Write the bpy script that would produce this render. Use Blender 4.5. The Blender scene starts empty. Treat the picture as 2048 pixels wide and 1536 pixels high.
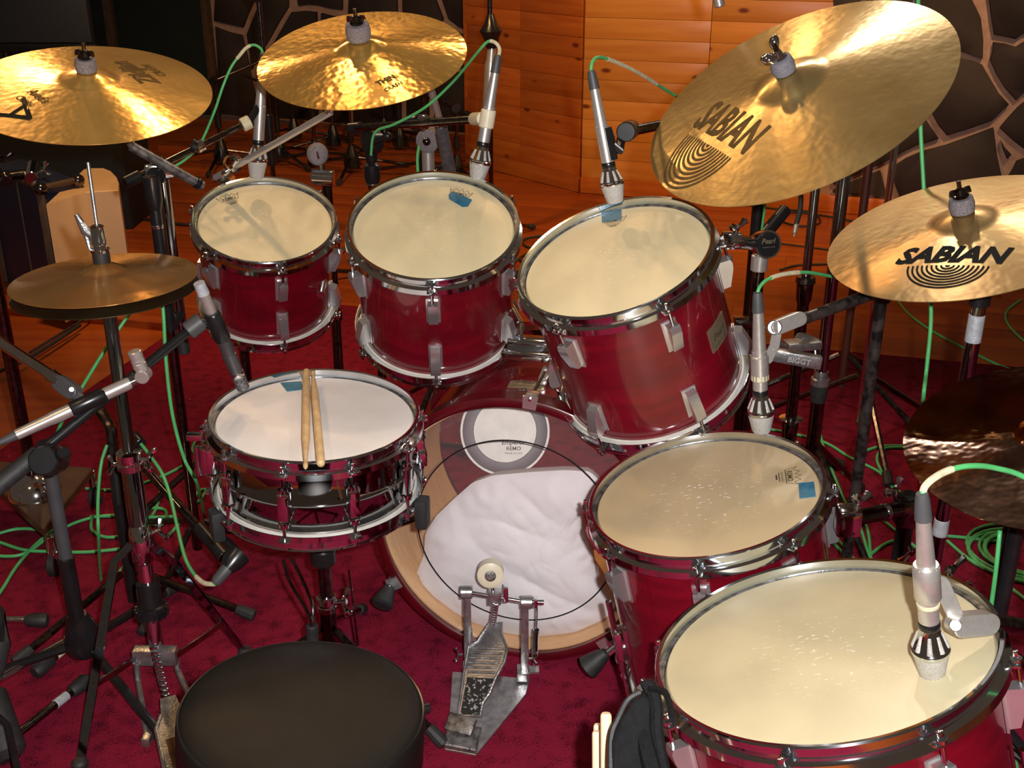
import bpy, bmesh, math, random
from mathutils import Vector as V, Matrix, noise
random.seed(7)
S = bpy.context.scene
COL = S.collection
PI = math.pi
# ------------------------------------------------------------------ camera, world, lights
F = 2250.0; TH = math.radians(23); H = 1.45
cd = bpy.data.cameras.new('camera'); cam = bpy.data.objects.new('camera', cd); COL.objects.link(cam)
cam.location = (0, 0, H); cam.rotation_euler = (math.radians(90-23), 0, 0)
cd.sensor_width = 36; cd.lens = 36*F/2048; cd.clip_start = .05; cd.clip_end = 60
S.camera = cam
S.view_settings.view_transform = 'Standard'; S.view_settings.look = 'None'
S.view_settings.gamma = 1; S.view_settings.exposure = 0; S.view_settings.use_curve_mapping = False
w = bpy.data.worlds.new('world'); S.world = w; w.use_nodes = True
w.node_tree.nodes['Background'].inputs[0].default_value = (1, .68, .48, 1)
w.node_tree.nodes['Background'].inputs[1].default_value = .06
def lamp(name, kind, loc, energy, color, size=.02, target=None, spot=60, blend=.5):
    l = bpy.data.lights.new(name, kind); o = bpy.data.objects.new(name, l); COL.objects.link(o)
    o.location = loc; l.energy = energy; l.color = color
    if kind == 'AREA': l.size = size
    else: l.shadow_soft_size = size
    if kind == 'SPOT': l.spot_size = math.radians(spot); l.spot_blend = blend
    if target: o.rotation_euler = (V(target)-V(loc)).to_track_quat('-Z', 'Y').to_euler()
    return o
lamp('camera_flash', 'POINT', (.065, -.01, H+.045), 185, (1, .97, .95), .014)
WARM = (1, .6, .28)
lamp('ceiling_spot', 'SPOT', (-.74, 3.4, 2.9), 36, WARM, .05, (-.3, 2.1, 1), 85)
lamp('ceiling_spot', 'SPOT', (-.36, 3.0, 2.9), 20, WARM, .05, (.5, 1.9, 1), 80)
lamp('ceiling_spot', 'SPOT', (.2, 4.2, 2.9), 34, WARM, .05, (.5, 2.0, .9), 75)
lamp('ceiling_spot', 'SPOT', (-1.9, 4.4, 2.9), 75, WARM, .05, (-.8, 2.1, .8), 75)
lamp('ceiling_spot', 'SPOT', (.75, 3.8, 2.9), 70, (1, .88, .75), .05, (.72, 1.42, .7), 16)
lamp('ceiling_spot', 'SPOT', (1.45, 4.0, 2.9), 60, (1, .8, .6), .06, (.7, 1.8, .8), 75)
lamp('ceiling_spot', 'SPOT', (-1.5, .8, 2.9), 30, WARM, .06, (-.6, 2.2, .9), 70)
lamp('ceiling_spot', 'SPOT', (2.3, 3.9, 2.8), 230, (1, .6, .25), .10, (1.15, 5.8, .7), 62)
lamp('ceiling_spot', 'SPOT', (-1.0, 3.6, 2.8), 190, (1, .6, .25), .08, (-.5, 5.6, .2), 95)
# ------------------------------------------------------------------ picking points in space
Rv = V((1, 0, 0)); Fv = V((0, math.cos(TH), -math.sin(TH))); Uv = V((0, math.sin(TH), math.cos(TH))); C0 = V((0, 0, H))
def ray(x, y): return Fv + Rv*((x-1024)/F) + Uv*((768-y)/F)
def P(x, y, Z): return C0 + ray(x, y)*Z                     # point at optical depth Z
def atz(x, y, h=0.0): r = ray(x, y); return C0 + r*((h-H)/r.z)    # point at height h
def onY(x, y, Y): r = ray(x, y); return C0 + r*(Y/r.y)       # point on the plane y = Y
def onP(x, y, c, n): r = ray(x, y); return C0 + r*((V(c)-C0).dot(V(n))/r.dot(V(n)))
def frame(c, n, up=V((0, 1, 0))):
    n = V(n).normalized(); yv = (up-n*n.dot(up)).normalized(); xv = yv.cross(n)
    M = Matrix((xv, yv, n)).transposed().to_4x4(); M.translation = V(c); return M
# ------------------------------------------------------------------ materials
def nodes(name):
    m = bpy.data.materials.new(name); m.use_nodes = True
    return m, m.node_tree, m.node_tree.nodes['Principled BSDF']
def setv(b, **k):
    for a, v in k.items():
        i = b.inputs[a.replace('_', ' ')]
        i.default_value = (*v, 1) if isinstance(v, tuple) and len(v) == 3 else v
def mat(name, col, rough=.5, metal=0., col2=None, scale=30, bump=0., bscale=None, stretch=(1, 1, 1), detail=3, lo=.35, hi=.65, **k):
    m, t, b = nodes(name); L = t.links.new; N = t.nodes.new
    setv(b, Base_Color=col, Roughness=rough, Metallic=metal, **k)
    tc = N('ShaderNodeTexCoord'); mp = N('ShaderNodeMapping'); mp.inputs['Scale'].default_value = stretch
    L(tc.outputs['Object'], mp.inputs[0])
    nz = N('ShaderNodeTexNoise'); nz.inputs['Scale'].default_value = scale; nz.inputs['Detail'].default_value = detail
    L(mp.outputs[0], nz.inputs[0])
    cr = N('ShaderNodeValToRGB'); cr.color_ramp.elements[0].position = lo; cr.color_ramp.elements[1].position = hi
    c2 = col2 or tuple(min(1, c*.86) for c in col)
    cr.color_ramp.elements[0].color = (*c2, 1); cr.color_ramp.elements[1].color = (*col, 1)
    L(nz.outputs[0], cr.inputs[0]); L(cr.outputs[0], b.inputs['Base Color'])
    if bump:
        n2 = N('ShaderNodeTexNoise'); n2.inputs['Scale'].default_value = bscale or scale*4; L(mp.outputs[0], n2.inputs[0])
        bp = N('ShaderNodeBump'); bp.inputs['Strength'].default_value = bump; bp.inputs['Distance'].default_value = .002
        L(n2.outputs[0], bp.inputs['Height']); L(bp.outputs[0], b.inputs['Normal'])
    return m
LUGM = mat('cast_chrome', (.84, .83, .84), .2, .88, (.76, .75, .76))
CH = mat('chrome', (.80, .84, .88), .085, 1, (.72, .76, .8))
CHS = mat('snare_chrome', (.42, .40, .40), .05, 1, (.34, .32, .32))
CHD = mat('aged_chrome', (.20, .18, .18), .17, 1, (.09, .075, .07), 90)
POLE = mat('pole_chrome', (.40, .45, .50), .08, 1, (.33, .38, .43), 60)
WORN = mat('worn_black_tube', (.09, .075, .07), .33, .6, (.02, .017, .016), 45, lo=.4, hi=.6)
STEEL = mat('cast_steel', (.52, .52, .52), .33, .9, (.33, .33, .34), 60, .25)
STEELD = mat('grimy_steel', (.33, .32, .31), .42, .8, (.12, .11, .11), 70, .3)
NICK = mat('microphone_silver', (.66, .63, .6), .32, .75, (.6, .57, .54), 120)
MESHG = mat('wire_grille', (.75, .73, .7), .5, .35, (.4, .38, .36), 900, .8, 1200)
BLK = mat('black_paint', (.008, .008, .009), .28, 0, (.012, .012, .013))
RUB = mat('black_rubber', (.022, .022, .023), .6, 0, (.014, .014, .015), 60, .2)
BOOT = mat('grey_boot', (.06, .06, .065), .5)
VINYL = mat('black_vinyl', (.009, .0075, .0065), .5, 0, (.007, .006, .005), 14, .25, 700, Specular_IOR_Level=.22)
FELT = mat('grey_felt', (.25, .22, .235), .95, 0, (.13, .11, .12), 380, .6, 700)
GREEN = mat('green_cable', (.09, .46, .15), .4, 0, (.075, .39, .125))
DGM = mat('dull_grey_tube', (.17, .17, .175), .4, .35, (.11, .11, .115), 60)
TAPEB = mat('blue_tape', (.012, .16, .27), .45, 0, (.008, .11, .2), 60, .3)
TAPEG = mat('silver_tape', (.5, .52, .56), .45, .2, (.38, .4, .44), 90, .5)
TAPEC = mat('cream_tape', (.66, .6, .4), .6, 0, (.5, .45, .3), 120, .3)
CREAM = mat('cream_plastic', (.75, .68, .5), .4)
WOODS = mat('stick_wood', (.74, .52, .27), .5, 0, (.62, .4, .19), 40, .2, None, (1, 1, .1))
WOODN = mat('new_stick_wood', (.85, .68, .45), .5, 0, (.8, .6, .37), 40, stretch=(1, 1, .1))
PILL = mat('pillow_cotton', (.92, .89, .91), .85, 0, (.88, .85, .87), 18, .15, 300)
INSIDE = mat('birch_inside', (.80, .50, .25), .5, 0, (.72, .43, .19), 12, stretch=(1, 1, 8))
GOLD = mat('badge_plate', (.55, .48, .33), .3, .8, (.45, .38, .25), 50)
INK = mat('black_ink', (.012, .012, .013), .7, Specular_IOR_Level=.05)
INKF = mat('faded_ink', (.14, .085, .03), .7, 0, (.09, .055, .02), 60, Specular_IOR_Level=.05)
INKB = mat('brown_ink', (.07, .045, .03), .5)
FCASE = mat('blue_case_laminate', (.012, .016, .05), .4, 0, (.009, .012, .035), 50)
BEIGE = mat('beige_laminate', (.62, .4, .22), .55, 0, (.56, .36, .19), 8)
GREY = mat('dark_grey_cloth', (.012, .013, .018), .9, 0, (.009, .01, .014), 200, .3)
DGREEN = mat('dark_green_paint', (.004, .012, .009), .8, 0, (.003, .009, .007), 6)
BROWN = mat('brown_board', (.09, .05, .03), .5, 0, (.06, .035, .02), 20)
RED = mat('cherry_lacquer', (.185, .0025, .0105), .28, 0, (.10, .0016, .0065), 9, 0, None, (1, 1, 5), 6, .3, .7, Coat_Weight=1., Coat_Roughness=.02)
REDH = mat('cherry_hoop', (.10, .002, .006), .3, 0, (.06, .0015, .004), 12, Coat_Weight=1., Coat_Roughness=.03)
WHITEH = mat('white_head_and_glint', (.72, .7, .64), .4)
REDFOAM = mat('tan_wood_back', (.35, .12, .03), .6)

def head_mat(name, col, rough=.42, wear=.5):
    m, t, b = nodes(name); L = t.links.new; N = t.nodes.new
    setv(b, Base_Color=col, Roughness=rough, Specular_IOR_Level=.55)
    tc = N('ShaderNodeTexCoord')
    ln = N('ShaderNodeVectorMath'); ln.operation = 'LENGTH'; L(tc.outputs['Object'], ln.inputs[0])
    fall = N('ShaderNodeMapRange'); fall.inputs[1].default_value = .03; fall.inputs[2].default_value = .13
    fall.inputs[3].default_value = 1; fall.inputs[4].default_value = 0; L(ln.outputs['Value'], fall.inputs[0])
    mp = N('ShaderNodeMapping'); mp.inputs['Scale'].default_value = (.45, 1, 1); mp.inputs['Rotation'].default_value = (0, 0, .4); L(tc.outputs['Object'], mp.inputs[0])
    n1 = N('ShaderNodeTexNoise'); n1.inputs['Scale'].default_value = 260; n1.inputs['Detail'].default_value = 1; L(mp.outputs[0], n1.inputs[0])
    r1 = N('ShaderNodeMapRange'); r1.inputs[1].default_value = .66; r1.inputs[2].default_value = .72; L(n1.outputs[0], r1.inputs[0])
    mu = N('ShaderNodeMath'); mu.operation = 'MULTIPLY'; L(fall.outputs[0], mu.inputs[0]); L(r1.outputs[0], mu.inputs[1])
    m2 = N('ShaderNodeMath'); m2.operation = 'MULTIPLY'; L(mu.outputs[0], m2.inputs[0]); m2.inputs[1].default_value = wear
    n3 = N('ShaderNodeTexNoise'); n3.inputs['Scale'].default_value = 9; n3.inputs['Detail'].default_value = 4; L(tc.outputs['Object'], n3.inputs[0])
    cr = N('ShaderNodeValToRGB'); cr.color_ramp.elements[0].position = .38; cr.color_ramp.elements[1].position = .6
    cr.color_ramp.elements[0].color = (*[c*.9 for c in col], 1); cr.color_ramp.elements[1].color = (*col, 1); L(n3.outputs[0], cr.inputs[0])
    mx = N('ShaderNodeMix'); mx.data_type = 'RGBA'; L(m2.outputs[0], mx.inputs[0]); L(cr.outputs[0], mx.inputs[6]); mx.inputs[7].default_value = (.9, .87, .78, 1)
    L(mx.outputs[2], b.inputs['Base Color'])
    bp = N('ShaderNodeBump'); bp.inputs['Strength'].default_value = .12; bp.inputs['Distance'].default_value = .0006
    n4 = N('ShaderNodeTexNoise'); n4.inputs['Scale'].default_value = 1500; L(tc.outputs['Object'], n4.inputs[0]); L(n4.outputs[0], bp.inputs['Height']); L(bp.outputs[0], b.inputs['Normal'])
    return m
HTOM = head_mat('coated_head', (.70, .61, .38)); HSN = head_mat('white_snare_head', (.82, .79, .77), .5, .1)
HFT = head_mat('worn_coated_head', (.50, .39, .23), .36, .8); HFT2 = head_mat('cream_head', (.53, .47, .30), .4, .6)

def cym_mat(name, c1, c2, rough=.27, aniso=.8, hammer=.25, groove=.5, tscale=7, metal=.78):
    m, t, b = nodes(name); L = t.links.new; N = t.nodes.new
    setv(b, Metallic=metal, Roughness=rough, Anisotropic=aniso, Anisotropic_Rotation=.25)
    tg = N('ShaderNodeTangent'); tg.direction_type = 'RADIAL'; tg.axis = 'Z'; L(tg.outputs[0], b.inputs['Tangent'])
    tc = N('ShaderNodeTexCoord')
    n1 = N('ShaderNodeTexNoise'); n1.inputs['Scale'].default_value = tscale; n1.inputs['Detail'].default_value = 6; L(tc.outputs['Object'], n1.inputs[0])
    cr = N('ShaderNodeValToRGB'); cr.color_ramp.elements[0].position = .35; cr.color_ramp.elements[1].position = .62
    cr.color_ramp.elements[0].color = (*c2, 1); cr.color_ramp.elements[1].color = (*c1, 1)
    L(n1.outputs[0], cr.inputs[0]); L(cr.outputs[0], b.inputs['Base Color'])
    sep = N('ShaderNodeSeparateXYZ'); L(tc.outputs['Object'], sep.inputs[0])
    cb = N('ShaderNodeCombineXYZ'); L(sep.outputs[0], cb.inputs[0]); L(sep.outputs[1], cb.inputs[1])
    ln = N('ShaderNodeVectorMath'); ln.operation = 'LENGTH'; L(cb.outputs[0], ln.inputs[0])
    cc = N('ShaderNodeCombineXYZ'); L(ln.outputs['Value'], cc.inputs[0])
    n2 = N('ShaderNodeTexNoise'); n2.inputs['Scale'].default_value = 420; n2.inputs['Detail'].default_value = 2; L(cc.outputs[0], n2.inputs[0])
    b1 = N('ShaderNodeBump'); b1.inputs['Strength'].default_value = groove; b1.inputs['Distance'].default_value = .00012; L(n2.outputs[0], b1.inputs['Height'])
    n3 = N('ShaderNodeTexNoise'); n3.inputs['Scale'].default_value = 55; n3.inputs['Detail'].default_value = 1; L(tc.outputs['Object'], n3.inputs[0])
    b2 = N('ShaderNodeBump'); b2.inputs['Strength'].default_value = hammer; b2.inputs['Distance'].default_value = .0016; L(n3.outputs[0], b2.inputs['Height']); L(b1.outputs[0], b2.inputs['Normal'])
    L(b2.outputs[0], b.inputs['Normal'])
    return m
CY1 = cym_mat('bronze_warm', (.92, .58, .16), (.78, .46, .12), .24, .82, .35)
CY2 = cym_mat('bronze_bright', (.80, .50, .13), (.62, .35, .08), .22, .85, .6)
CY3 = cym_mat('bronze_aged', (.47, .35, .15), (.36, .25, .095), .3, .75, .3, .8)
CY4 = cym_mat('bronze_olive', (.44, .30, .125), (.35, .21, .075), .33, .7, .3)
CY5 = cym_mat('bronze_dark', (.50, .34, .27), (.26, .15, .11), .13, .85, .5, .6, 16, 1.)
CYH = cym_mat('bronze_hihat', (.74, .40, .14), (.62, .32, .09), .22, .85, .3)
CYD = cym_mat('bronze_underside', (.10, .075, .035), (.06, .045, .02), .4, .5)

def clear_mat():
    m, t, b = nodes('clear_film'); t.nodes.remove(b); L = t.links.new; N = t.nodes.new
    tr = N('ShaderNodeBsdfTransparent'); tr.inputs[0].default_value = (.97, .96, .96, 1)
    gl = N('ShaderNodeBsdfGlossy'); gl.inputs['Roughness'].default_value = .06
    df = N('ShaderNodeBsdfDiffuse'); df.inputs[0].default_value = (.7, .68, .68, 1)
    fr = N('ShaderNodeFresnel'); fr.inputs[0].default_value = 1.45
    m1 = N('ShaderNodeMixShader'); L(fr.outputs[0], m1.inputs[0]); L(tr.outputs[0], m1.inputs[1]); L(gl.outputs[0], m1.inputs[2])
    m2 = N('ShaderNodeMixShader'); m2.inputs[0].default_value = .05; L(m1.outputs[0], m2.inputs[1]); L(df.outputs[0], m2.inputs[2])
    L(m2.outputs[0], t.nodes['Material Output'].inputs[0]); return m
CLEAR = clear_mat()

def plank_mat(name, c1, c2, dark, knots=True, axis=0, rough=.35, gs=1.0, rnd=.35):
    m, t, b = nodes(name); L = t.links.new; N = t.nodes.new
    setv(b, Roughness=rough)
    tc = N('ShaderNodeTexCoord'); oi = N('ShaderNodeObjectInfo')
    ad = N('ShaderNodeVectorMath'); ad.operation = 'ADD'; sc = N('ShaderNodeVectorMath'); sc.operation = 'SCALE'; sc.inputs['Scale'].default_value = 1
    cx = N('ShaderNodeCombineXYZ'); ml = N('ShaderNodeMath'); ml.operation = 'MULTIPLY'; ml.inputs[1].default_value = 37; L(oi.outputs['Random'], ml.inputs[0]); L(ml.outputs[0], cx.inputs[2])
    L(tc.outputs['Object'], ad.inputs[0]); L(cx.outputs[0], ad.inputs[1])
    mp = N('ShaderNodeMapping'); st = [14*gs, 14*gs, 14*gs]; st[axis] = 1.2*gs; mp.inputs['Scale'].default_value = st; L(ad.outputs[0], mp.inputs[0])
    nz = N('ShaderNodeTexNoise'); nz.inputs['Scale'].default_value = 2.2; nz.inputs['Detail'].default_value = 6; L(mp.outputs[0], nz.inputs[0])
    cr = N('ShaderNodeValToRGB'); cr.color_ramp.elements[0].position = .3; cr.color_ramp.elements[1].position = .7
    cr.color_ramp.elements[0].color = (*c2, 1); cr.color_ramp.elements[1].color = (*c1, 1); L(nz.outputs[0], cr.inputs[0])
    hs = N('ShaderNodeHueSaturation'); mr = N('ShaderNodeMapRange'); mr.inputs[3].default_value = 1-rnd; mr.inputs[4].default_value = 1+rnd; L(oi.outputs['Random'], mr.inputs[0]); L(mr.outputs[0], hs.inputs['Value']); L(cr.outputs[0], hs.inputs['Color'])
    out = hs.outputs[0]
    if knots:
        vo = N('ShaderNodeTexVoronoi'); vo.inputs['Scale'].default_value = 4.2; m3 = N('ShaderNodeMapping'); s3 = [2.2, 2.2, 2.2]; s3[axis] = 1.; m3.inputs['Scale'].default_value = s3; L(ad.outputs[0], m3.inputs[0]); L(m3.outputs[0], vo.inputs[0])
        rr = N('ShaderNodeMapRange'); rr.inputs[1].default_value = .07; rr.inputs[2].default_value = .15; rr.inputs[3].default_value = 1; rr.inputs[4].default_value = 0; L(vo.outputs['Distance'], rr.inputs[0])
        mx = N('ShaderNodeMix'); mx.data_type = 'RGBA'; L(rr.outputs[0], mx.inputs[0]); L(out, mx.inputs[6]); mx.inputs[7].default_value = (*dark, 1); out = mx.outputs[2]
    L(out, b.inputs['Base Color']); return m
WPAN = plank_mat('pine_panelling', (.52, .135, .018), (.40, .085, .010), (.14, .022, .005), rnd=.16)
WPAN_LIT = plank_mat('pine_panelling_lit', (.60, .24, .042), (.50, .17, .026), (.15, .028, .006), rnd=.14)  # same pine as the left facet, lamp-lit tone put into the colour
WFLO = plank_mat('cherry_floor', (.36, .075, .011), (.25, .042, .006), (.1, .01, .002), False, rnd=.05, gs=.7)
STONE = mat('dark_slate', (.034, .021, .020), .8, 0, (.017, .010, .010), 3.5, .6, 26, detail=8)
MORTAR = mat('pink_mortar', (.40, .25, .20), .9, 0, (.33, .20, .155), 20, .4)

def rug_mat():
    m, t, b = nodes('maroon_carpet'); L = t.links.new; N = t.nodes.new
    setv(b, Roughness=.95, Specular_IOR_Level=.1)
    tc = N('ShaderNodeTexCoord')
    n1 = N('ShaderNodeTexNoise'); n1.inputs['Scale'].default_value = 260; n1.inputs['Detail'].default_value = 4; L(tc.outputs['Object'], n1.inputs[0])
    n2 = N('ShaderNodeTexNoise'); n2.inputs['Scale'].default_value = 30; n2.inputs['Detail'].default_value = 6; L(tc.outputs['Object'], n2.inputs[0])
    ad = N('ShaderNodeMath'); ad.operation = 'ADD'; L(n1.outputs[0], ad.inputs[0]); L(n2.outputs[0], ad.inputs[1])
    cr = N('ShaderNodeValToRGB'); cr.color_ramp.elements[0].position = .75; cr.color_ramp.elements[1].position = 1.2
    cr.color_ramp.elements[0].color = (.080, .003, .012, 1); cr.color_ramp.elements[1].color = (.215, .009, .032, 1); L(ad.outputs[0], cr.inputs[0])
    vo = N('ShaderNodeTexVoronoi'); vo.inputs['Scale'].default_value = 22; L(tc.outputs['Object'], vo.inputs[0])
    rr = N('ShaderNodeMapRange'); rr.inputs[1].default_value = .05; rr.inputs[2].default_value = .055; rr.inputs[3].default_value = .8; rr.inputs[4].default_value = 0; L(vo.outputs['Distance'], rr.inputs[0])
    gt = N('ShaderNodeMath'); gt.operation = 'GREATER_THAN'; gt.inputs[1].default_value = .93; sp = N('ShaderNodeSeparateColor'); L(vo.outputs['Color'], sp.inputs[0]); L(sp.outputs[0], gt.inputs[0])
    mu = N('ShaderNodeMath'); mu.operation = 'MULTIPLY'; L(rr.outputs[0], mu.inputs[0]); L(gt.outputs[0], mu.inputs[1])
    mx = N('ShaderNodeMix'); mx.data_type = 'RGBA'; L(mu.outputs[0], mx.inputs[0]); L(cr.outputs[0], mx.inputs[6]); mx.inputs[7].default_value = (.55, .35, .33, 1)
    L(mx.outputs[2], b.inputs['Base Color'])
    bp = N('ShaderNodeBump'); bp.inputs['Strength'].default_value = .7; bp.inputs['Distance'].default_value = .004; L(n1.outputs[0], bp.inputs['Height']); L(bp.outputs[0], b.inputs['Normal'])
    return m
RUGM = rug_mat()
# ------------------------------------------------------------------ mesh building
W = {}
class MB:
    def __init__(s): s.v = []; s.f = []
    def add(s, vs, fs, M=None):
        o = len(s.v); s.v += [(M @ V(v)) if M else V(v) for v in vs]; s.f += [tuple(i+o for i in f) for f in fs]; return s
    def lathe(s, prof, n=32, M=None, closed=False):
        vs = []; fs = []; k = len(prof)
        for i in range(n):
            a = 2*PI*i/n; c, q = math.cos(a), math.sin(a)
            vs += [(r*c, r*q, z) for r, z in prof]
        for i in range(n):
            j = (i+1) % n
            for p in range(k if closed else k-1):
                p2 = (p+1) % k
                fs.append((i*k+p, j*k+p, j*k+p2, i*k+p2))
        if not closed:
            if prof[0][0] > 1e-6: fs.append(tuple(i*k for i in range(n))[::-1])
            if prof[-1][0] > 1e-6: fs.append(tuple(i*k+k-1 for i in range(n)))
        return s.add(vs, fs, M)
    def cyl(s, a, b, r, r2=None, n=14, ends=0):
        a = V(a); b = V(b); d = b-a; h = d.length
        M = d.to_track_quat('Z', 'Y').to_matrix().to_4x4(); M.translation = a; r2 = r if r2 is None else r2
        e = ends or min(r, r2, h/2)*.12
        return s.lathe([(0, 0), (r-e, 0), (r, e), (r2, h-e), (r2-e, h), (0, h)], n, M)
    def prof(s, a, b, pr, n=20):                       # lathe profile (t 0..1, r) along a->b
        a = V(a); b = V(b); d = b-a; h = d.length
        M = d.to_track_quat('Z', 'Y').to_matrix().to_4x4(); M.translation = a
        return s.lathe([(r, t*h) for t, r in pr], n, M)
    def tube(s, pts, r, n=8):
        pts = [V(p) for p in pts]; vs = []; fs = []; N = len(pts)
        t0 = (pts[1]-pts[0]).normalized(); u = t0.orthogonal().normalized()
        for i, p in enumerate(pts):
            t = (pts[min(i+1, N-1)]-pts[max(i-1, 0)]).normalized()
            u = (u-t*u.dot(t)).normalized(); w_ = t.cross(u); rr = r[i] if isinstance(r, (list, tuple)) else r
            vs += [p+(u*math.cos(2*PI*k/n)+w_*math.sin(2*PI*k/n))*rr for k in range(n)]
        for i in range(N-1):
            for k in range(n): fs.append((i*n+k, i*n+(k+1) % n, (i+1)*n+(k+1) % n, (i+1)*n+k))
        fs.append(tuple(range(n))[::-1]); fs.append(tuple((N-1)*n+k for k in range(n)))
        return s.add(vs, fs)
    def box(s, size, M=None, bev=.0, taper=1.0, loc=(0, 0, 0)):
        bm = bmesh.new(); bmesh.ops.create_cube(bm, size=1)
        for v in bm.verts:
            k = taper if v.co.z > 0 else 1
            v.co = V((v.co.x*size[0]*k, v.co.y*size[1]*k, v.co.z*size[2]))+V(loc)
        if bev: bmesh.ops.bevel(bm, geom=bm.edges[:], offset=bev, segments=2, profile=.6, affect='EDGES')
        bm.verts.index_update(); vs = [v.co.copy() for v in bm.verts]; fs = [tuple(v.index for v in f.verts) for f in bm.faces]; bm.free()
        return s.add(vs, fs, M)
    def prism(s, poly, h, M=None, bev=0.):             # poly in xy, z 0..h
        n = len(poly); c = V((sum(p[0] for p in poly)/n, sum(p[1] for p in poly)/n))
        if bev:
            ins = []
            for p in poly:
                d = V(p[:2])-c; l = d.length; ins.append(c+d*((l-bev)/l))
            vs = [(p[0], p[1], 0) for p in poly]+[(p[0], p[1], h-bev*.8) for p in poly]+[(p[0], p[1], h) for p in ins]
            fs = [tuple(range(n))[::-1], tuple(range(2*n, 3*n))]
            for q in (0, 1): fs += [(q*n+i, q*n+(i+1) % n, (q+1)*n+(i+1) % n, (q+1)*n+i) for i in range(n)]
        else:
            vs = [(p[0], p[1], 0) for p in poly]+[(p[0], p[1], h) for p in poly]
            fs = [tuple(range(n))[::-1], tuple(range(n, 2*n))]+[(i, (i+1) % n, (i+1) % n+n, i+n) for i in range(n)]
        return s.add(vs, fs, M)
    def ball(s, c, r, n=16, sq=1.0):
        k = n//2; M = Matrix.Translation(V(c))
        return s.lathe([(r*math.sin(PI*i/k) if 0 < i < k else 0, -r*sq*math.cos(PI*i/k)) for i in range(k+1)], n, M)
    def mesh(s, name, mt, ang=35):
        me = bpy.data.meshes.new(name); me.from_pydata(s.v, [], s.f); me.materials.append(mt)
        bm = bmesh.new(); bm.from_mesh(me); bmesh.ops.recalc_face_normals(bm, faces=bm.faces[:]); bm.to_mesh(me); bm.free()
        me.polygons.foreach_set('use_smooth', [True]*len(me.polygons)); me.set_sharp_from_angle(angle=math.radians(ang)); me.update(); return me
    def build(s, name, mt, parent=None, world=True, ang=35, label=None):
        if parent is not None and world:
            iv = W[parent].inverted(); s.v = [iv @ V(v) for v in s.v]
        return link(name, s.mesh(name, mt, ang), parent, label)
def link(name, me, parent=None, label=None, M=None):
    o = bpy.data.objects.new(name, me); COL.objects.link(o); M = M or Matrix.Identity(4)
    o.parent = parent; o.matrix_local = M
    W[o] = (W[parent] @ M) if parent is not None else M
    if label: o['label'] = label
    return o
def tag(o, label, cat, group=None):
    o['label'] = label; o['category'] = cat
    if group: o['group'] = group
    return o
def thing(name, label, cat, loc, group=None):
    M = loc if isinstance(loc, Matrix) else Matrix.Translation(V(loc))
    o = bpy.data.objects.new(name, None); COL.objects.link(o); o.matrix_local = M; o.empty_display_size = .05; W[o] = M
    return tag(o, label, cat, group)
def solo(name, mb, mt, label, cat, M=None, group=None, ang=35):    # a thing that is one mesh; M its own frame
    c = M.translation if M else sum((V(v) for v in mb.v), V())/len(mb.v)
    M = M or Matrix.Translation(c); iv = M.inverted(); mb.v = [iv @ V(v) for v in mb.v]
    return tag(link(name, mb.mesh(name, mt, ang), None, None, M), label, cat, group)
def struct(o): o['kind'] = 'structure'; return o
def spline(pts, k=6):
    pts = [V(p) for p in pts]; out = []
    for i in range(len(pts)-1):
        a = pts[max(i-1, 0)]; b = pts[i]; c = pts[i+1]; d = pts[min(i+2, len(pts)-1)]
        for j in range(k):
            t = j/k; out.append(.5*((2*b)+(c-a)*t+(2*a-5*b+4*c-d)*t*t+(3*b-a-3*c+d)*t**3))
    return out+[pts[-1]]
def rod(par, name, mt, a, b, r, r2=None, label=None, n=14): return MB().cyl(a, b, r, r2, n).build(name, mt, par, label=label)
def text_tris(s, bold=0., shear=0.):
    c = bpy.data.curves.new('t', 'FONT'); c.body = s; c.align_x = 'CENTER'; c.size = 1; c.offset = bold; c.shear = shear; c.resolution_u = 2
    o = bpy.data.objects.new('t', c); COL.objects.link(o); me = bpy.data.meshes.new_from_object(o.evaluated_get(bpy.context.evaluated_depsgraph_get()))
    vs = [v.co.copy() for v in me.vertices]; fs = [tuple(p.vertices) for p in me.polygons]
    bpy.data.objects.remove(o); bpy.data.curves.remove(c); bpy.data.meshes.remove(me)
    x0 = min(v.x for v in vs); x1 = max(v.x for v in vs)
    return [V(((v.x-(x0+x1)/2)/(x1-x0), v.y/(x1-x0), 0)) for v in vs], fs        # width 1, baseline y=0
def decal(par, name, mt, items, A, B, zf, hs=1.0, eps=.0007):
    """flat print on a surface: items drawn in a unit frame (width 1, centred) from local point A to B"""
    A = V((A.x, A.y)); B = V((B.x, B.y)); ux = (B-A); uy = V((-ux.y, ux.x)); mid = (A+B)/2; m = MB()
    for vs, fs in items:
        q = []
        for v in vs:
            p = mid+ux*v.x+uy*v.y*hs; q.append((p.x, p.y, zf(p.length)+eps))
        m.add(q, fs)
    return m.build(name, mt, par, world=False)
def strip(pts, wd, closed=False):
    vs = []; fs = []; n = len(pts)
    for i in range(n):
        a = V(pts[i-1] if (i or closed) else pts[i]); b = V(pts[(i+1) % n] if (i < n-1 or closed) else pts[i]); d = (b-a).normalized(); nn = V((-d.y, d.x))*wd/2
        p = V(pts[i]); vs += [(p+nn).to_3d(), (p-nn).to_3d()]
    for i in range(n if closed else n-1): j = (i+1) % n; fs.append((2*i, 2*i+1, 2*j+1, 2*j))
    return vs, fs
def scaled(it, sx, dy, dx=0): return [V((v.x*sx+dx, v.y*sx+dy, 0)) for v in it[0]], it[1]
TREMO = text_tris('REMO', .02); TWK = text_tris('WEATHERKING', .01); TSAB = text_tris('SABIAN', .045, .25); TSAB2 = text_tris('SABIAN', .03)
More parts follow.
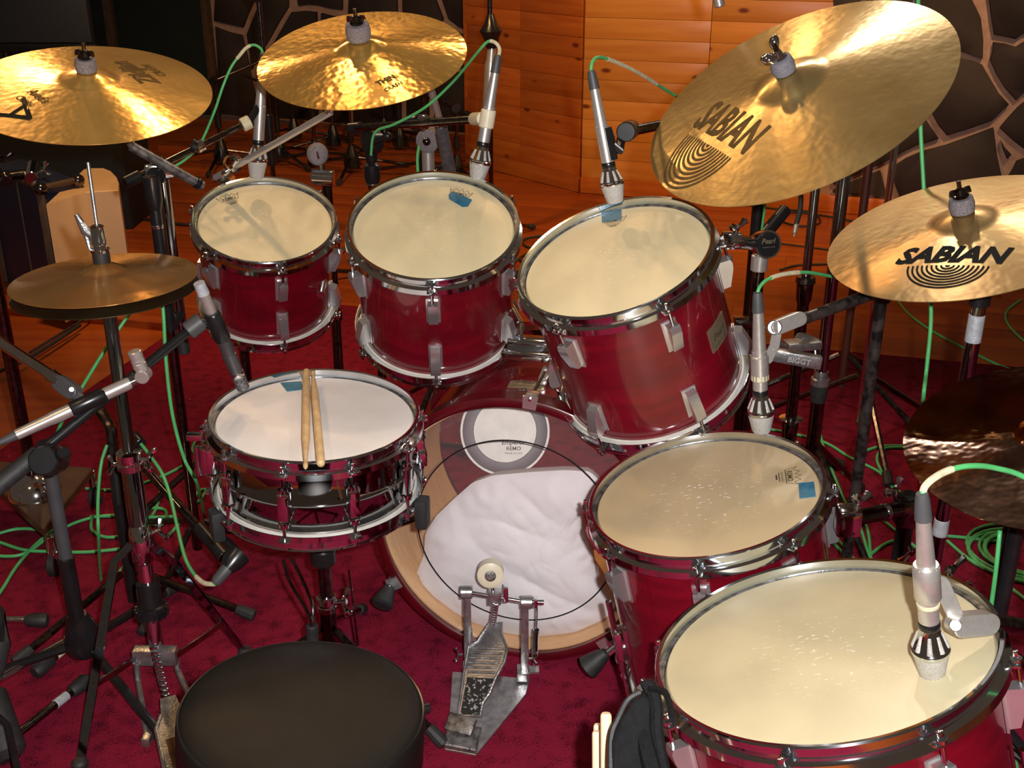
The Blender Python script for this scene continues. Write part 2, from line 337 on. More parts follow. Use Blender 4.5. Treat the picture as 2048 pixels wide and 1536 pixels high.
crown = [(-.5, .26), (-.36, .14), (-.24, .33), (-.1, .18), (0, .38), (.1, .18), (.24, .33), (.36, .14), (.5, .26), (.38, -.1), (-.38, -.1)]
CROWN = [strip(crown, .03, True), scaled(TREMO, .62, -.06), scaled(TWK, .6, -.24), strip([(-.25, -.3), (.25, -.3)], .03), strip([(-.14, -.38), (.14, -.38)], .05)]
def loc_at(M, x, y, z=0):                                # local point of a pixel on the plane z (local) of frame M
    n = (M.to_3x3() @ V((0, 0, 1))); c = M @ V((0, 0, z)); return M.inverted() @ onP(x, y, c, n)
# ------------------------------------------------------------------ the setting
fl = MB()
root = struct(link('floor', MB().box((9.2, 10.4, .04), None, 0, 1, (0.2, 4.6, -.052)).mesh('floor', WFLO), None))
fd = V((1.81, -.49)).normalized(); fn = V((.49, 1.81)).normalized()
bm_m = MB().box((1.203, .1912, .03), None, .0005).mesh('floor_board', WFLO)
for r in range(-2, 22):
    for c in range(-2, 4):
        off = ((r*37) % 7)/7*1.2
        p = fn*(3.9+r*.1915+.1)+fd*(c*1.204+off-1.2)
        if p.y > 9 or abs(p.x) > 3.6: continue
        Mx = Matrix.Rotation(math.atan2(fd.y, fd.x), 4, 'Z'); Mx.translation = V((p.x, p.y, -.017)); link('floor_board', bm_m, root, None, Mx)
rug = [(-1.16, 4.33), (3.4, 3.095), (2.55, -.1), (-2.16, -.1)]
solo('rug', MB().prism(rug, .008, Matrix.Translation((0, 0, -.001)), .004), RUGM, 'large maroon carpet under the whole drum kit, its straight back edge on the wood floor', 'rug', ang=60)
class Wall:
    def __init__(s, a, b, name, mt, h=2.5, th=.1, u0=0, u1=None):
        s.a = V((*a, 0)); d = V((*b, 0))-s.a; s.L = d.length; s.u = d.normalized(); s.n = V((s.u.y, -s.u.x, 0))
        s.M = Matrix((s.u, V((0, 0, 1)), s.n)).transposed().to_4x4(); s.M.translation = s.a
        u1 = u1 or s.L
        s.o = struct(link(name, MB().box((u1-u0, h, th), None, 0, 1, ((u0+u1)/2, h/2, -th/2)).mesh(name, mt), None, None, s.M))
    def loc(s, x, y): p = s.M.inverted() @ onP(x, y, s.a, s.n); return V((p.x, p.y))
def shrink(poly, d):
    n = len(poly); c = V((sum(p[0] for p in poly)/n, sum(p[1] for p in poly)/n)); return [V(p)-(V(p)-c).normalized()*d for p in poly]
def stones(wl, polys, sh=.006):
    for k, pl in enumerate(polys):
        q = [wl.loc(*p) if abs(p[0]) > 30 else V(p) for p in pl]; q = [V(p) for p in q]
        sgn = sum(q[i-1].x*q[i].y-q[i].x*q[i-1].y for i in range(len(q)))
        if sgn < 0: q = q[::-1]
        q = shrink(q, sh); r = []
        for i, p in enumerate(q):
            nx = q[(i+1) % len(q)]; r.append(p); mid = (p+nx)/2; r.append(mid+V((random.uniform(-1, 1), random.uniform(-1, 1)))*min(.008, (nx-p).length*.05))
        MB().prism(r, .022+.008*random.random(), None, .006).build('stone', STONE, wl.o, world=False, ang=50)
def voro(wl, u0, u1, z0, z1, step=.34):
    seeds = []; nu = max(1, round((u1-u0)/step)); nz = max(1, round((z1-z0)/step))
    for i in range(nu):
        for j in range(nz): seeds.append(V((u0+(i+.5+random.uniform(-.32, .32))*(u1-u0)/nu, z0+(j+.5+random.uniform(-.32, .32))*(z1-z0)/nz)))
    res = []
    for a in seeds:
        pl = [V((u0, z0)), V((u1, z0)), V((u1, z1)), V((u0, z1))]
        for b in seeds:
            if a is b: continue
            m = (a+b)/2; d = b-a; o = []
            for i in range(len(pl)):
                p, q = pl[i-1], pl[i]; dp = (p-m).dot(d); dq = (q-m).dot(d)
                if (dp < 0) != (dq < 0): o.append(p+(q-p)*(dp/(dp-dq)))
                if dq < 0: o.append(q)
            pl = o
        if len(pl) > 2: res.append(pl)
    stones(wl, res, .014)
# right part of the back wall: pine panelling then slate
FA = (.385, 6.14); FB = (3.6, 5.05)
wr = Wall(FA, FB, 'wall_back_right', MORTAR)
uS = wr.loc(1652, 200).x
def planks(wl, cols, mt=WPAN, h0=.085, ph=.1045, top=2.45):
    nr = int((top-h0)/ph)
    for (a, b) in cols:
        me = MB().box((b-a-.003, ph-.0015, .02), None, .0012).mesh('plank', mt)
        for k in range(nr):
            link('plank', me, wl.o, None, Matrix.Translation(((a+b)/2, h0+ph*(k+.5), .011+.002*random.random())))
u14 = wr.loc(1414, 200).x
planks(wr, [(0.0, u14), (u14, uS)], WPAN_LIT)
struct(link('baseboard_right', MB().box((uS+1.1, .085, .032), None, .003, 1, ((uS+1.1)/2, .0425, .017)).mesh('baseboard_right', WPAN), None, None, wr.M))
stones(wr, [[(1700,-60),(1925,-60),(1950,5),(1964,35),(1967,118),(1925,104),(1850,95),(1760,60)],
 [(1960,-60),(2200,-60),(2200,60),(2048,68),(2030,80),(1985,70),(1978,25)],
 [(1984,82),(2030,91),(2048,80),(2200,75),(2200,150),(2048,186),(2030,202),(1990,150),(1977,120)],
 [(1925,115),(1966,127),(1984,158),(2020,208),(1985,242),(1893,272),(1862,228),(1840,180),(1850,110)],
 [(2030,215),(2048,200),(2200,160),(2200,330),(2048,300),(1996,255)],
 [(1843,300),(1890,287),(1988,252),(1990,262),(2005,350),(2012,410),(1800,400),(1780,335)],
 [(1999,276),(2024,309),(2013,319)], [(2030,320),(2048,313),(2200,340),(2200,425),(2020,412),(2014,350)],
 [(1838,290),(1770,325),(1665,370),(1664,160),(1752,70),(1838,108),(1855,240),(1880,277)],
 [(1664,378),(1762,338),(1776,395),(1720,390),(1664,384)], [(1664,-60),(1688,-60),(1748,60),(1664,145)]])
zc = wr.loc(1900, -64).y
voro(wr, uS+.01, wr.L, zc+.02, 2.45)
# left facet of the panelling, running back to the slate of the left side
gl_ = atz(945, 326)
wf = Wall((gl_.x-.02, gl_.y+.02), FA, 'wall_back_left', MORTAR)
u10 = wf.loc(1046, 200).x
planks(wf, [(0.0, u10), (u10, wf.L-.002)])
struct(link('baseboard_left', MB().box((wf.L, .085, .03), None, .003, 1, (wf.L/2, .0425, .016)).mesh('baseboard_left', WPAN), None, None, wf.M))
struct(link('trim_1', MB().box((.035, 2.45, .035), None, .004, 1, (0.004, 1.225, .004)).mesh('trim_1', WPAN), None, None, wf.M))
sa = V((-1.71, 8.4)); sb = V((-.29, 7.81)); sd = (sb-sa).normalized()
s0 = sa-sd*2.8; s1 = sa+sd*2.1
uL = None
wl_ = Wall((s0.x, s0.y), (s1.x, s1.y), 'wall_left', MORTAR)
uL = wl_.loc(432, 100).x
stones(wl_, [[(432,-60),(530,-60),(512,0),(489,56),(430,42)], [(433,52),(486,68),(505,150),(520,232),(440,228)],
 [(540,-60),(580,-60),(580,14),(540,82),(505,140),(495,70),(520,5)], [(590,-60),(690,-60),(688,20),(640,12),(598,12)],
 [(586,22),(636,22),(641,120),(638,240),(530,232),(515,150)], [(645,24),(690,32),(700,130),(700,246),(648,241),(648,120)],
 [(702,-60),(795,-60),(797,120),(700,120),(697,30)], [(706,130),(800,130),(805,253),(708,247)],
 [(805,-60),(855,-60),(890,38),(850,120),(806,120)], [(862,-60),(960,-60),(960,62),(920,55),(898,38)],
 [(858,125),(895,48),(925,66),(960,70),(960,135),(860,135)], [(812,128),(855,128),(862,258),(815,254)], [(868,140),(960,142),(960,266),(870,260)]])
zl = wl_.loc(600, -64).y
voro(wl_, uL+.01, wl_.L, zl+.02, 2.45)
struct(link('trim_2', MB().box((.05, 2.45, .06), None, .004, 1, (uL-.03, 1.225, .03)).mesh('trim_2', BROWN), None, None, wl_.M))
struct(link('wall_side', MB().box((uL-.06, 2.45, .03), None, 0, 1, ((uL-.06)/2, 1.225, .016)).mesh('wall_side', DGREEN), None, None, wl_.M))
ud = wl_.loc(232, 60).x
struct(link('trim_3', MB().box((.07, 2.45, .05), None, .004, 1, (ud, 1.225, .05)).mesh('trim_3', BROWN), None, None, wl_.M))
ud = wl_.loc(190, 60).x
struct(link('trim_4', MB().box((.03, 2.45, .05), None, .004, 1, (ud, 1.225, .05)).mesh('trim_4', BROWN), None, None, wl_.M))
#@@BASE_END
# ------------------------------------------------------------------ drums
RZ = lambda a: Matrix.Rotation(math.radians(a), 4, 'Z')
RXP = Matrix.Rotation(PI, 4, 'X')
MXZ = Matrix(((1, 0, 0, 0), (0, 0, -1, 0), (0, 1, 0, 0), (0, 0, 0, 1)))     # profile drawn in xz, extruded along -y
def drum(name, label, c, n, r, L, az0, nl, headm, shellm=RED, snare=False, cat='drum'):
    M = frame(c, n); t = thing(name, label, cat, M); rs = r-.010; zh = -.0125
    t0, b0 = -.024, -(L-.024)
    if snare:
        zm = -L/2; pr = [(rs, t0), (rs, zm+.008), (rs+.005, zm), (rs, zm-.008), (rs, b0), (rs-.003, b0), (rs-.003, t0)]
    else: pr = [(rs, t0), (rs, b0), (rs-.008, b0), (rs-.008, t0)]
    MB().lathe(pr, 80, closed=True).build('shell', shellm, t, False)
    hd = MB().lathe([(0, zh), (rs*.5, zh), (rs-.008, zh), (rs-.003, zh-.0012), (rs+.0005, zh-.006), (rs+.001, zh-.011)], 72).build('batter_head', headm, t, False)
    MB().lathe([(rs+.0012, zh-.003), (rs+.0045, zh-.003), (rs+.0045, zh-.012), (rs+.0012, zh-.012)], 72, closed=True).build('flesh_hoop', STEELD, hd, False)
    hp = MB().lathe([(r-.0058, -.0002), (r-.001, .0008), (r+.0002, -.0006), (r-.0008, -.003), (r-.0032, -.004), (r-.0032, -.0175), (r+.0052, -.0215), (r+.0062, -.0325), (r+.0042, -.0325), (r+.0028, -.0235), (r-.0058, -.0195)], 96, closed=True)
    for k in range(nl):
        hp.box((.011, .020, .005), RZ(az0+360/nl*k) @ Matrix.Translation((r+.010, 0, -.0235)), .0012)
    hm = hp.mesh('rim', CH, 40); link('batter_rim', hm, t)
    B = Matrix.Translation((0, 0, -L)) @ RXP
    ho = link('resonant_rim', hm, t, M=B @ RZ(-2*az0))
    MB().lathe([(rs+.0005, -.017), (rs+.0048, -.017), (rs+.0048, -.030), (rs+.0005, -.030)], 72, B, closed=True).build('collar_glint', WHITEH, t, False)  # white head collar that stands in for flash reflected by the chrome flange
    MB().lathe([(0, zh), (rs-.004, zh), (rs, zh-.008)], 48, B).build('resonant_head', WHITEH, t, False)
    rd = MB().cyl((r+.0105, 0, -.013), (r+.0105, 0, -.056), .0028, n=8)
    rd.cyl((r+.0105, 0, -.0165), (r+.0105, 0, -.021), .0072, n=12); rd.box((.0062, .0062, .010), Matrix.Translation((r+.0105, 0, -.0115)), .001)
    rm = rd.mesh('tension_rod', CH)
    if snare:
        lg = MB(); h = .052; zc = -L/2
        lg.box((.018, .019, h), Matrix.Translation((rs+.011, 0, zc)), .004)
        for q in (-1, 1): lg.lathe([(.011, 0), (.0115, .003), (.009, .005), (.0085, .011), (.004, .013)], 14, Matrix.Translation((r+.003, 0, zc+q*h/2)) @ (RXP if q < 0 else Matrix.Identity(4)))
        rd = MB(); x = r+.005
        rd.cyl((x, 0, -.013), (x, 0, zc+.03), .0030, n=8).cyl((x, 0, -.0165), (x, 0, -.021), .0072, n=12).box((.0062, .0062, .010), Matrix.Translation((x, 0, -.0115)), .001); rm = rd.mesh('tension_rod', CH)
        lm = lg.mesh('lug', CH, 30)
        for k in range(nl):
            a = az0+360/nl*k; link('lug', lm, t, M=RZ(a)); link('tension_rod', rm, t, M=RZ(a)); link('tension_rod', rm, t, M=B @ RZ(-a))
    else:
        lg = MB().box((.004, .028, .062), Matrix.Translation((rs+.0015, 0, -.084)), .0018)
        pf = [(rs+.001, -.056), (r+.0155, -.053), (r+.018, -.060), (r+.017, -.072), (r+.006, -.108), (rs+.001, -.112)]
        Mx = MXZ.copy(); Mx.translation = V((0, .0095, 0)); lg.prism(pf, .019, Mx)
        lm = lg.mesh('lug', LUGM, 25)
        for k in range(nl):
            a = az0+360/nl*k
            for Q, sg in ((Matrix.Identity(4), 1), (B, -1)): link('lug', lm, t, M=Q @ RZ(sg*a)); link('tension_rod', rm, t, M=Q @ RZ(sg*a))
    return t, M, hd
def print_crown(hd, M, pa, pb, mt=INKB):
    decal(hd, 'printed_crown', mt, CROWN, loc_at(M, *pa, -.0125), loc_at(M, *pb, -.0125), lambda q: -.0125)
def tape_patch(hd, M, px, label):
    pts = [loc_at(M, x, y, -.012) for x, y in px]; MB().prism([(p.x, p.y) for p in pts][::-1], .0012, Matrix.Translation((0, 0, -.0122))).build('tape_patch', TAPEB, hd, False, label=label)
T1, M1, h1 = drum('rack_tom', 'smallest cherry red rack tom, leftmost, its drumhead without any blue tape', (-.556, 2.479, .804), (.122, -.372, .92), .160, .27, -66, 6, HTOM)
print_crown(h1, M1, (437, 404), (480, 392))
T2, M2, h2 = drum('rack_tom', 'middle cherry red rack tom above the bass drum, torn blue tape over its crown', (-0.1536, 2.1456, 0.8817), (.014, -.406, .914), .169, .293, -88, 6, HTOM)
print_crown(h2, M2, (897, 384), (942, 394)); tape_patch(h2, M2, [(897, 390), (904, 383), (944, 400), (936, 413), (925, 414), (898, 398)], 'torn blue tape patch')
T3, M3, h3 = drum('rack_tom', 'large cherry red rack tom tilted to the left, with a cream badge on its shell', (0.1758, 1.8787, 0.8968), (-.312, -.263, .913), .1758, .319, -72, 6, HTOM)
print_crown(h3, M3, (1205, 446), (1252, 438)); tape_patch(h3, M3, [(1203, 425), (1243, 419), (1243, 438), (1204, 445)], 'blue tape patch')
F1, N1, h4 = drum('floor_tom', 'smaller cherry red floor tom with square blue tape on its worn drumhead', (.31, 1.598, .588), (-.218, -.032, .976), .190, .40, -104, 8, HFT)
print_crown(h4, N1, (1576, 936), (1581, 970)); tape_patch(h4, N1, [(1597, 967), (1628, 964), (1632, 993), (1599, 997)], 'square blue tape patch')
F2, N2, h5 = drum('floor_tom', 'largest cherry red floor tom, nearest the camera at the lower right', (.395, 1.193, .588), (-.249, .109, .962), .216, .42, -115, 8, HFT2)
SN, MS, h6 = drum('snare_drum', 'chrome snare drum with a white drumhead and two sticks on it', (-.353, 1.839, .615), (.037, -.037, .999), .187, .175, -98, 10, HSN, CHS, True)
tape_patch(h6, MS, [(561, 766), (603, 763), (606, 779), (574, 783)], 'blue tape patch')
# badge on the third tom's shell, bent round it
def bent_badge(t, az, zc, wd, ht, r, mt, words, name='badge', lab=None, ink=INKB):
    vs = []; fs = []; K = 8
    for i in range(K+1):
        a = math.radians(az)+wd/r*(i/K-.5)
        for q, z in ((r+.0015, ht/2), (r+.0015, -ht/2), (r-.001, -ht/2), (r-.001, ht/2)): vs.append((q*math.cos(a), q*math.sin(a), zc+z))
    for i in range(K):
        for k in range(4): fs.append((i*4+k, i*4+(k+1) % 4, i*4+4+(k+1) % 4, i*4+4+k))
    fs += [(0, 1, 2, 3), (K*4+3, K*4+2, K*4+1, K*4)]
    b = MB().add(vs, fs).build(name, mt, t, False, label=lab)
    m = MB()
    for it, sx, dy in words:
        m.add([((r+.0021)*math.cos(math.radians(az)+v.x*sx/r), (r+.0021)*math.sin(math.radians(az)+v.x*sx/r), zc+v.y*sx+dy) for v in it[0]], it[1])
    m.build('badge_lettering', ink, b, False); return b
TP = text_tris('Pearl', .02, .3); TPR = text_tris('PROFESSIONAL SERIES', .01)
bent_badge(T3, -38, -.153, .058, .048, .1663, GOLD, [(TP, .040, -.004), (TPR, .046, -.017)])
# bass drum: local z is the axis pointing at the drummer
BC = C0+(V((.0042, 1.8956, .3254))-C0)*(.279/.272); BN = V((-.2275, -.9737, 0)); BN.normalize()
MBD = frame(BC, BN, V((0, 0, 1)))           # local y up, x to the side
BD = thing('bass_drum', 'large cherry red bass drum with a clear batter head and a white pillow inside', 'drum', MBD)
RB = .279; LB = .42
MB().lathe([(RB+.001, -.03), (RB+.001, -LB+.03), (RB-.007, -LB+.03), (RB-.007, -.03)], 96, closed=True).build('shell', RED, BD, False)
MB().lathe([(RB+.0005, -.0118), (RB+.0005, -.029), (RB-.0072, -.031), (RB-.0072, -LB+.031), (RB-.0085, -LB+.031), (RB-.0085, -.028), (RB-.004, -.0118)], 96, closed=True).build('inner_shell', INSIDE, BD, False, label='pale birch inside of the shell')
hoopp = [(RB, 0), (RB+.002, .0015), (RB+.017, .0015), (RB+.019, 0), (RB+.019, -.038), (RB+.004, -.038), (RB+.003, -.012), (RB, -.010)]
hm = MB().lathe(hoopp, 110, closed=True).mesh('hoop', REDH, 40)
link('batter_hoop', hm, BD); link('front_hoop', hm, BD, M=Matrix.Translation((0, 0, -LB)) @ RXP)
MB().lathe([(RB+.0015, -.030), (RB+.0175, -.041), (RB+.0175, -.044), (RB+.0015, -.044)], 96, closed=True).build('flesh_hoop', CH, BD, False)
ch = MB().lathe([(0, -.011), (RB*.6, -.011), (RB, -.011)], 72).build('batter_head', CLEAR, BD, False, label='clear see-through batter head')
MB().lathe([(.2035, -.0102), (.2062, -.0102), (.2062, -.0108), (.2035, -.0108)], 96, closed=True).build('black_ring', INK, ch, False)
for a in (-6+90, 30, 150, -150, -104, -50, 0, 180):     # claws, rods and lugs round the shell
    Q = RZ(a); cl = MB(); cl.box((.012, .024, .030), Q @ Matrix.Translation((RB+.024, 0, -.013)), .003)
    cl.prism([(RB+.004, -.013), (RB+.030, -.015), (RB+.034, 0), (RB+.030, .015), (RB+.004, .013)], .005, Q @ Matrix.Translation((0, 0, .002)), .001)
    cl.build('claw', LUGM, BD, False, ang=30)
    MB().cyl(Q @ V((RB+.026, 0, .012)), Q @ V((RB+.026, 0, -.13)), .003, n=8).build('tension_rod', CH, BD, False)
    MB().box((.020, .024, .065), Q @ Matrix.Translation((RB+.012, 0, -.145)), .005, .8).build('lug', LUGM, BD, False)
bdg = bent_badge(BD, 90, -.112, .072, .033, RB+.001, GOLD, [], lab=None)
m = MB()
for it, sx, dy in ((TP, .048, .0045), (TPR, .058, -.010)):
    m.add([((RB+.003)*math.cos(PI/2-v.x*sx/RB), (RB+.003)*math.sin(PI/2-v.x*sx/RB), -.112+(-v.y*sx-dy)) for v in it[0]], it[1])
m.build('badge_lettering', INKB, bdg, False)
MB().lathe([(.004, 0), (.009, .0015), (.0105, 0), (.004, -.001)], 20, Matrix.Translation((0, RB+.0015, -.082)) @ Matrix.Rotation(-PI/2, 4, 'X'), closed=True).build('vent_grommet', CH, BD, False)
# white disc and grey ring modelled in for a reflection on the clear head
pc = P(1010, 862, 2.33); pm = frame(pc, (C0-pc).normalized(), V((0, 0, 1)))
pd = MB().lathe([(0, 0), (.065, 0), (.066, -.004), (0, -.004)], 48).build('reflection_disc', WHITEH, BD, False); pd.matrix_local = W[BD].inverted() @ pm; W[pd] = pm
MB().lathe([(.066, .001), (.084, .002), (.088, 0), (.088, -.006), (.066, -.006)], 48, closed=True).build('reflection_ring', mat('reflection_grey', (.16, .13, .15), .5), pd, False)
MB().lathe([(.088, .001), (.0925, .001), (.0925, -.005), (.088, -.005)], 48, closed=True).build('reflection_edge', WHITEH, pd, False)
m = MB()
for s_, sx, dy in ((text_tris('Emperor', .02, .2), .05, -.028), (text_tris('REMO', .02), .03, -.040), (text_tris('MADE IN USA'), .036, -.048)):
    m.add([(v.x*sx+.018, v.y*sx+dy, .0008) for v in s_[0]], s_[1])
m.build('reflection_lettering', INKB, pd, False)
# spurs
def spur(pa, pb, pc_, pd_):
    s = MB().cyl(pa, pb, .007, n=10).build('spur', CH, BD, True); MB().prof(pc_, pd_, [(0, .006), (.04, .011), (.5, .019), (.92, .024), (1, .018)], 12).build('rubber_foot', RUB, s, True); return s
spur(P(1262, 1272, 2.16), P(1216, 1308, 2.16), P(1214, 1304, 2.16), P(1172, 1338, 2.17))
spur(P(832, 1165, 2.42), P(772, 1185, 2.36), P(782, 1170, 2.36), P(762, 1212, 2.33))
# tom holder on top of the bass drum
TH_ = thing('tom_holder', 'chrome tom holder block on top of the bass drum behind the middle tom', 'drum hardware', P(1062, 706, 2.30))
MB().box((.115, .05, .018), Matrix.Translation(P(1062, 706, 2.30)) @ RZ(-10), .003).build('base_plate', CH, TH_)
MB().box((.10, .035, .03), Matrix.Translation(P(1064, 688, 2.31)) @ RZ(-10), .006).build('clamp_block', CH, TH_)
MB().cyl(P(1035, 676, 2.31), P(1040, 650, 2.32), .012).build('socket', CH, TH_)
MB().cyl(P(1040, 650, 2.32), P(990, 560, 2.44), .010).cyl(P(990, 560, 2.44), P(905, 540, 2.42), .010).build('arm', CH, TH_)
# pillow
po = [(824, 1170), (848, 1108), (850, 1068), (872, 1032), (905, 1000), (945, 965), (985, 951), (1060, 944), (1130, 940), (1180, 943), (1200, 962), (1196, 990), (1172, 1000), (1165, 1040), (1175, 1080), (1186, 1110), (1192, 1150), (1212, 1180), (1232, 1210), (1215, 1240), (1150, 1268), (1060, 1277), (990, 1266), (930, 1244), (880, 1214)]
n_ = -BN; cpl = BC+n_*.045
lp = [MBD.inverted() @ onP(x, y, cpl, BN) for x, y in po]
cx = sum(p.x for p in lp)/len(lp); cy = sum(p.y for p in lp)/len(lp)-.01
def ringpt(a):
    best = None
    d = V((math.cos(a), math.sin(a)))
    for i in range(len(lp)):
        p = V((lp[i-1].x-cx, lp[i-1].y-cy)); q = V((lp[i].x-cx, lp[i].y-cy)); e = q-p; den = d.x*e.y-d.y*e.x
        if abs(den) < 1e-9: continue
        t_ = (p.x*e.y-p.y*e.x)/den; s_ = (p.x*d.y-p.y*d.x)/den
        if t_ > 0 and -1e-6 <= s_ <= 1+1e-6: best = max(best or 0, t_)
    return best or .1
NA, NR = 150, 44; vs = []; fs = []
for side in (1, -1):
    for j in range(NR+1):
        for i in range(NA):
            a = 2*PI*i/NA; R_ = ringpt(a); k = j/NR; x = cx+math.cos(a)*R_*k; y = cy+math.sin(a)*R_*k
            th = (1-k**2.6)**.6 if k < 1 else 0
            if side > 0:
                p = V((x*7, y*7, 0)); wv = abs(noise.noise(V((x*4+y*6, y*3-x*2, 1.7)))); w2 = abs(noise.noise(V((x*13-y*5, y*16, 4.2)))); w3 = abs(noise.noise(V((x*25+y*22, y*20-x*9, 9.))))
                fold = .022*wv**.7+.006*w2**.6+.003*w3**.6
                z = -.045+.012*th+min(.020, fold*.8)*(1-k**8)
                if k > .75: z += .006*math.sin(a*23+noise.noise(V((x*9, y*9, 0)))*6)*(k-.75)*4*(1-k)*4
                z = min(z, -.0135)
            else: z = -.045-.13*th
            rr = math.hypot(x, y); lim = RB-.011
            if rr > lim: x *= lim/rr; y *= lim/rr
            vs.append((x, y, z))
o2 = (NR+1)*NA
for side in (0, 1):
    for j in range(NR):
        for i in range(NA):
            q = (side*o2+j*NA+i, side*o2+j*NA+(i+1) % NA, side*o2+(j+1)*NA+(i+1) % NA, side*o2+(j+1)*NA+i); fs.append(q if side == 0 else q[::-1])
pm_ = MB().add(vs, fs); M_ = MBD.copy()
pobj = solo('pillow', MB().add([MBD @ V(v) for v in vs], fs), PILL, 'crumpled white pillow stuffed in the bass drum behind the clear head', 'pillow', M_, ang=180)
# ------------------------------------------------------------------ cymbals
def cymbal(label, c, n, R, mt, rb=None, hb=None, hbell=.016, cat='cymbal', name='cymbal', under=False):
    M = frame(c, n); rb = rb or R*.24; hb = hb or R*.11
    def z(r):
        if r >= rb: return hb*(1-((r-rb)/(R-rb))**1.25) if r < R else 0
        return hb+hbell*(1-(r/rb)**2.1)+.0
    rr = [.0055]+[rb*k/9 for k in range(1, 10)]+[rb+(R-rb)*k/26 for k in range(1, 27)]
    top = [(r, z(r)) for r in rr]; bot = [(r, z(r)-.0014) for r in rr][::-1]
    m = MB().lathe(top+bot, 128, M if not under else M @ RXP, closed=True)
    o = solo(name, m, mt, label, cat, M, ang=50); return o, M, z
def topper(par, M, z, kind='wing', felt=FELT, fr=.019, fh=.024, tilt=0):
    zc = z(.006); G = lambda p: M @ V(p)
    MB().cyl(G((0, 0, zc-.03)), G((0, 0, zc+fh+.030)), .0038, n=10).build('threaded_rod', CHD, par)
    MB().lathe([(.004, 0), (fr, .001), (fr+.0015, fh*.5), (fr-.001, fh), (.004, fh+.001)], 26, M @ Matrix.Translation((0, 0, zc))).build('felt_washer', felt, par)
    q = zc+fh+.001; w_ = MB()
    mt = CH if kind == 'chrome' else CHD
    w_.lathe([(.013, 0), (.0135, .002), (.009, .005), (.007, .014), (.004, .016)], 18, M @ Matrix.Translation((0, 0, q)))
    if kind == 'chrome':
        w_.ball(G((-.017, -.004, q+.010)), .0145, 18, .75); w_.ball(G((.004, .016, q+.022)), .009, 12, 1.4)
        w_.cyl(G((0, 0, q+.01)), G((.004, .016, q+.02)), .005)
    else:
        for s_ in (-1, 1): w_.box((.014, .005, .012), M @ Matrix.Translation((s_*.012, 0, q+.010)), .002, .7)
    w_.build('wing_nut', mt, par)
def sab_print(o, M, z, pa, pb, mt, txt=TSAB, n=9, arcs_r=.36, dn=-.05, hs=1.25):
    items = [txt]
    for k in range(n):
        r = arcs_r*(k+.35)/n; pts = [(r*math.cos(a)*1.05, dn-r*math.sin(a)*.82) for a in [PI*i/28 for i in range(29)]]; items.append(strip(pts, .017))
    decal(o, 'printed_logo', mt, items, loc_at(M, *pa, .02), loc_at(M, *pb, .02), z, hs)
c1, K1, z1 = cymbal('bronze crash cymbal at the upper left, cut by the left edge of the photo', (-.81, 2.202, 1.124), (.112, -.243, .964), .2286, CY1)
c2, K2, z2 = cymbal('bright gold crash cymbal above the two left rack toms', (-.29, 2.252, 1.181), (-.059, -.335, .94), .2032, CY2)
c3, K3, z3 = cymbal('largest ride cymbal, steeply tilted, at the top right with faded lettering', (.482, 1.948, 1.15), (-.474, -.295, .83), .2667, CY3, hb=.036, hbell=.020)
c4, K4, z4 = cymbal('bronze cymbal at the right edge with bold black lettering and arcs', (.765, 1.845, .942), (-.307, -.094, .947), .2286, CY4)
c5, K5, z5 = cymbal('dark brown cymbal cut by the right edge, below the lettered one', (.776, 1.454, .744), (-.222, -.135, .966), .2032, CY5, hb=.014)
hhc = C0+(V((-.801, 2.116, .777))-C0)*(.1651/.1778); hhn = (-.018, .002, 1.)
c6, K6, z6 = cymbal('upper hi-hat cymbal at the left, black rubber collar on its bell', hhc, hhn, .1651, CYH, hb=.016, hbell=.014)
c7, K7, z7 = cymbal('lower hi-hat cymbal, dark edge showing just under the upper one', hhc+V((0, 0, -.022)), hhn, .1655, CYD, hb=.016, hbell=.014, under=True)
sab_print(c4, K4, z4, (1788, 521), (2016, 517), INK, hs=1.15)
sab_print(c3, K3, z3, (1384, 249), (1488, 308), INKF, TSAB2, 10, .42, -.06, 1.7)
TZ = text_tris('Zildjian', .03, .25); TA = text_tris('A', .0, .2); TCR = text_tris('CRASH', .02, .2); TS_ = text_tris('STEVE', .01); TAV = text_tris('Avedis', .02, .25)
decal(c1, 'printed_logo', INKF, [TZ, scaled(TCR, .5, -.2)], loc_at(K1, 322, 163, .02), loc_at(K1, 250, 118, .02), z1, 1.3)
decal(c1, 'printed_letter', INK, [TA], loc_at(K1, 50, 190, .02), loc_at(K1, -14, 217, .02), z1, .8)
decal(c1, 'printed_name', INKF, [TAV, scaled(TCR, .8, -.35)], loc_at(K1, 52, 182, .02), loc_at(K1, 86, 205, .02), z1, 1.2)
decal(c2, 'printed_logo', INKF, [text_tris('THIN', .04), scaled(TCR, 1., -.5)], loc_at(K2, 756, 162, .02), loc_at(K2, 792, 147, .02), z2, 1.1)
# ------------------------------------------------------------------ stands and their fittings
def X(Y, px, py): return onY(px, py, Y)                 # point on the vertical plane y = Y
def vp(px, py, Y, z): p = onY(px, py, Y); return V((p.x, p.y, z))    # on the plumb line through a pixel
def tripod(t, x, y, zh, reach, rot, mt, r=.009, rise=.035, foot=RUB, bow=.0, zf=.014):
    for k in range(3):
        a = math.radians(rot+120*k); d = V((math.cos(a), math.sin(a), 0)); c = V((x, y, 0))
        a_ = c+V((0, 0, zh))+d*.02; b_ = c+d*reach+V((0, 0, zf+.004))
        l = MB().tube(spline([a_, (a_+b_)/2+V((0, 0, bow)), b_], 4), r).build('leg', mt, t)
        MB().prof(b_-(b_-a_).normalized()*.03, b_+(b_-a_).normalized()*.015, [(0, r), (.05, r*1.4), (.6, r*1.6), (.95, r*1.6), (1, r)], 10).build('rubber_foot', foot, l)
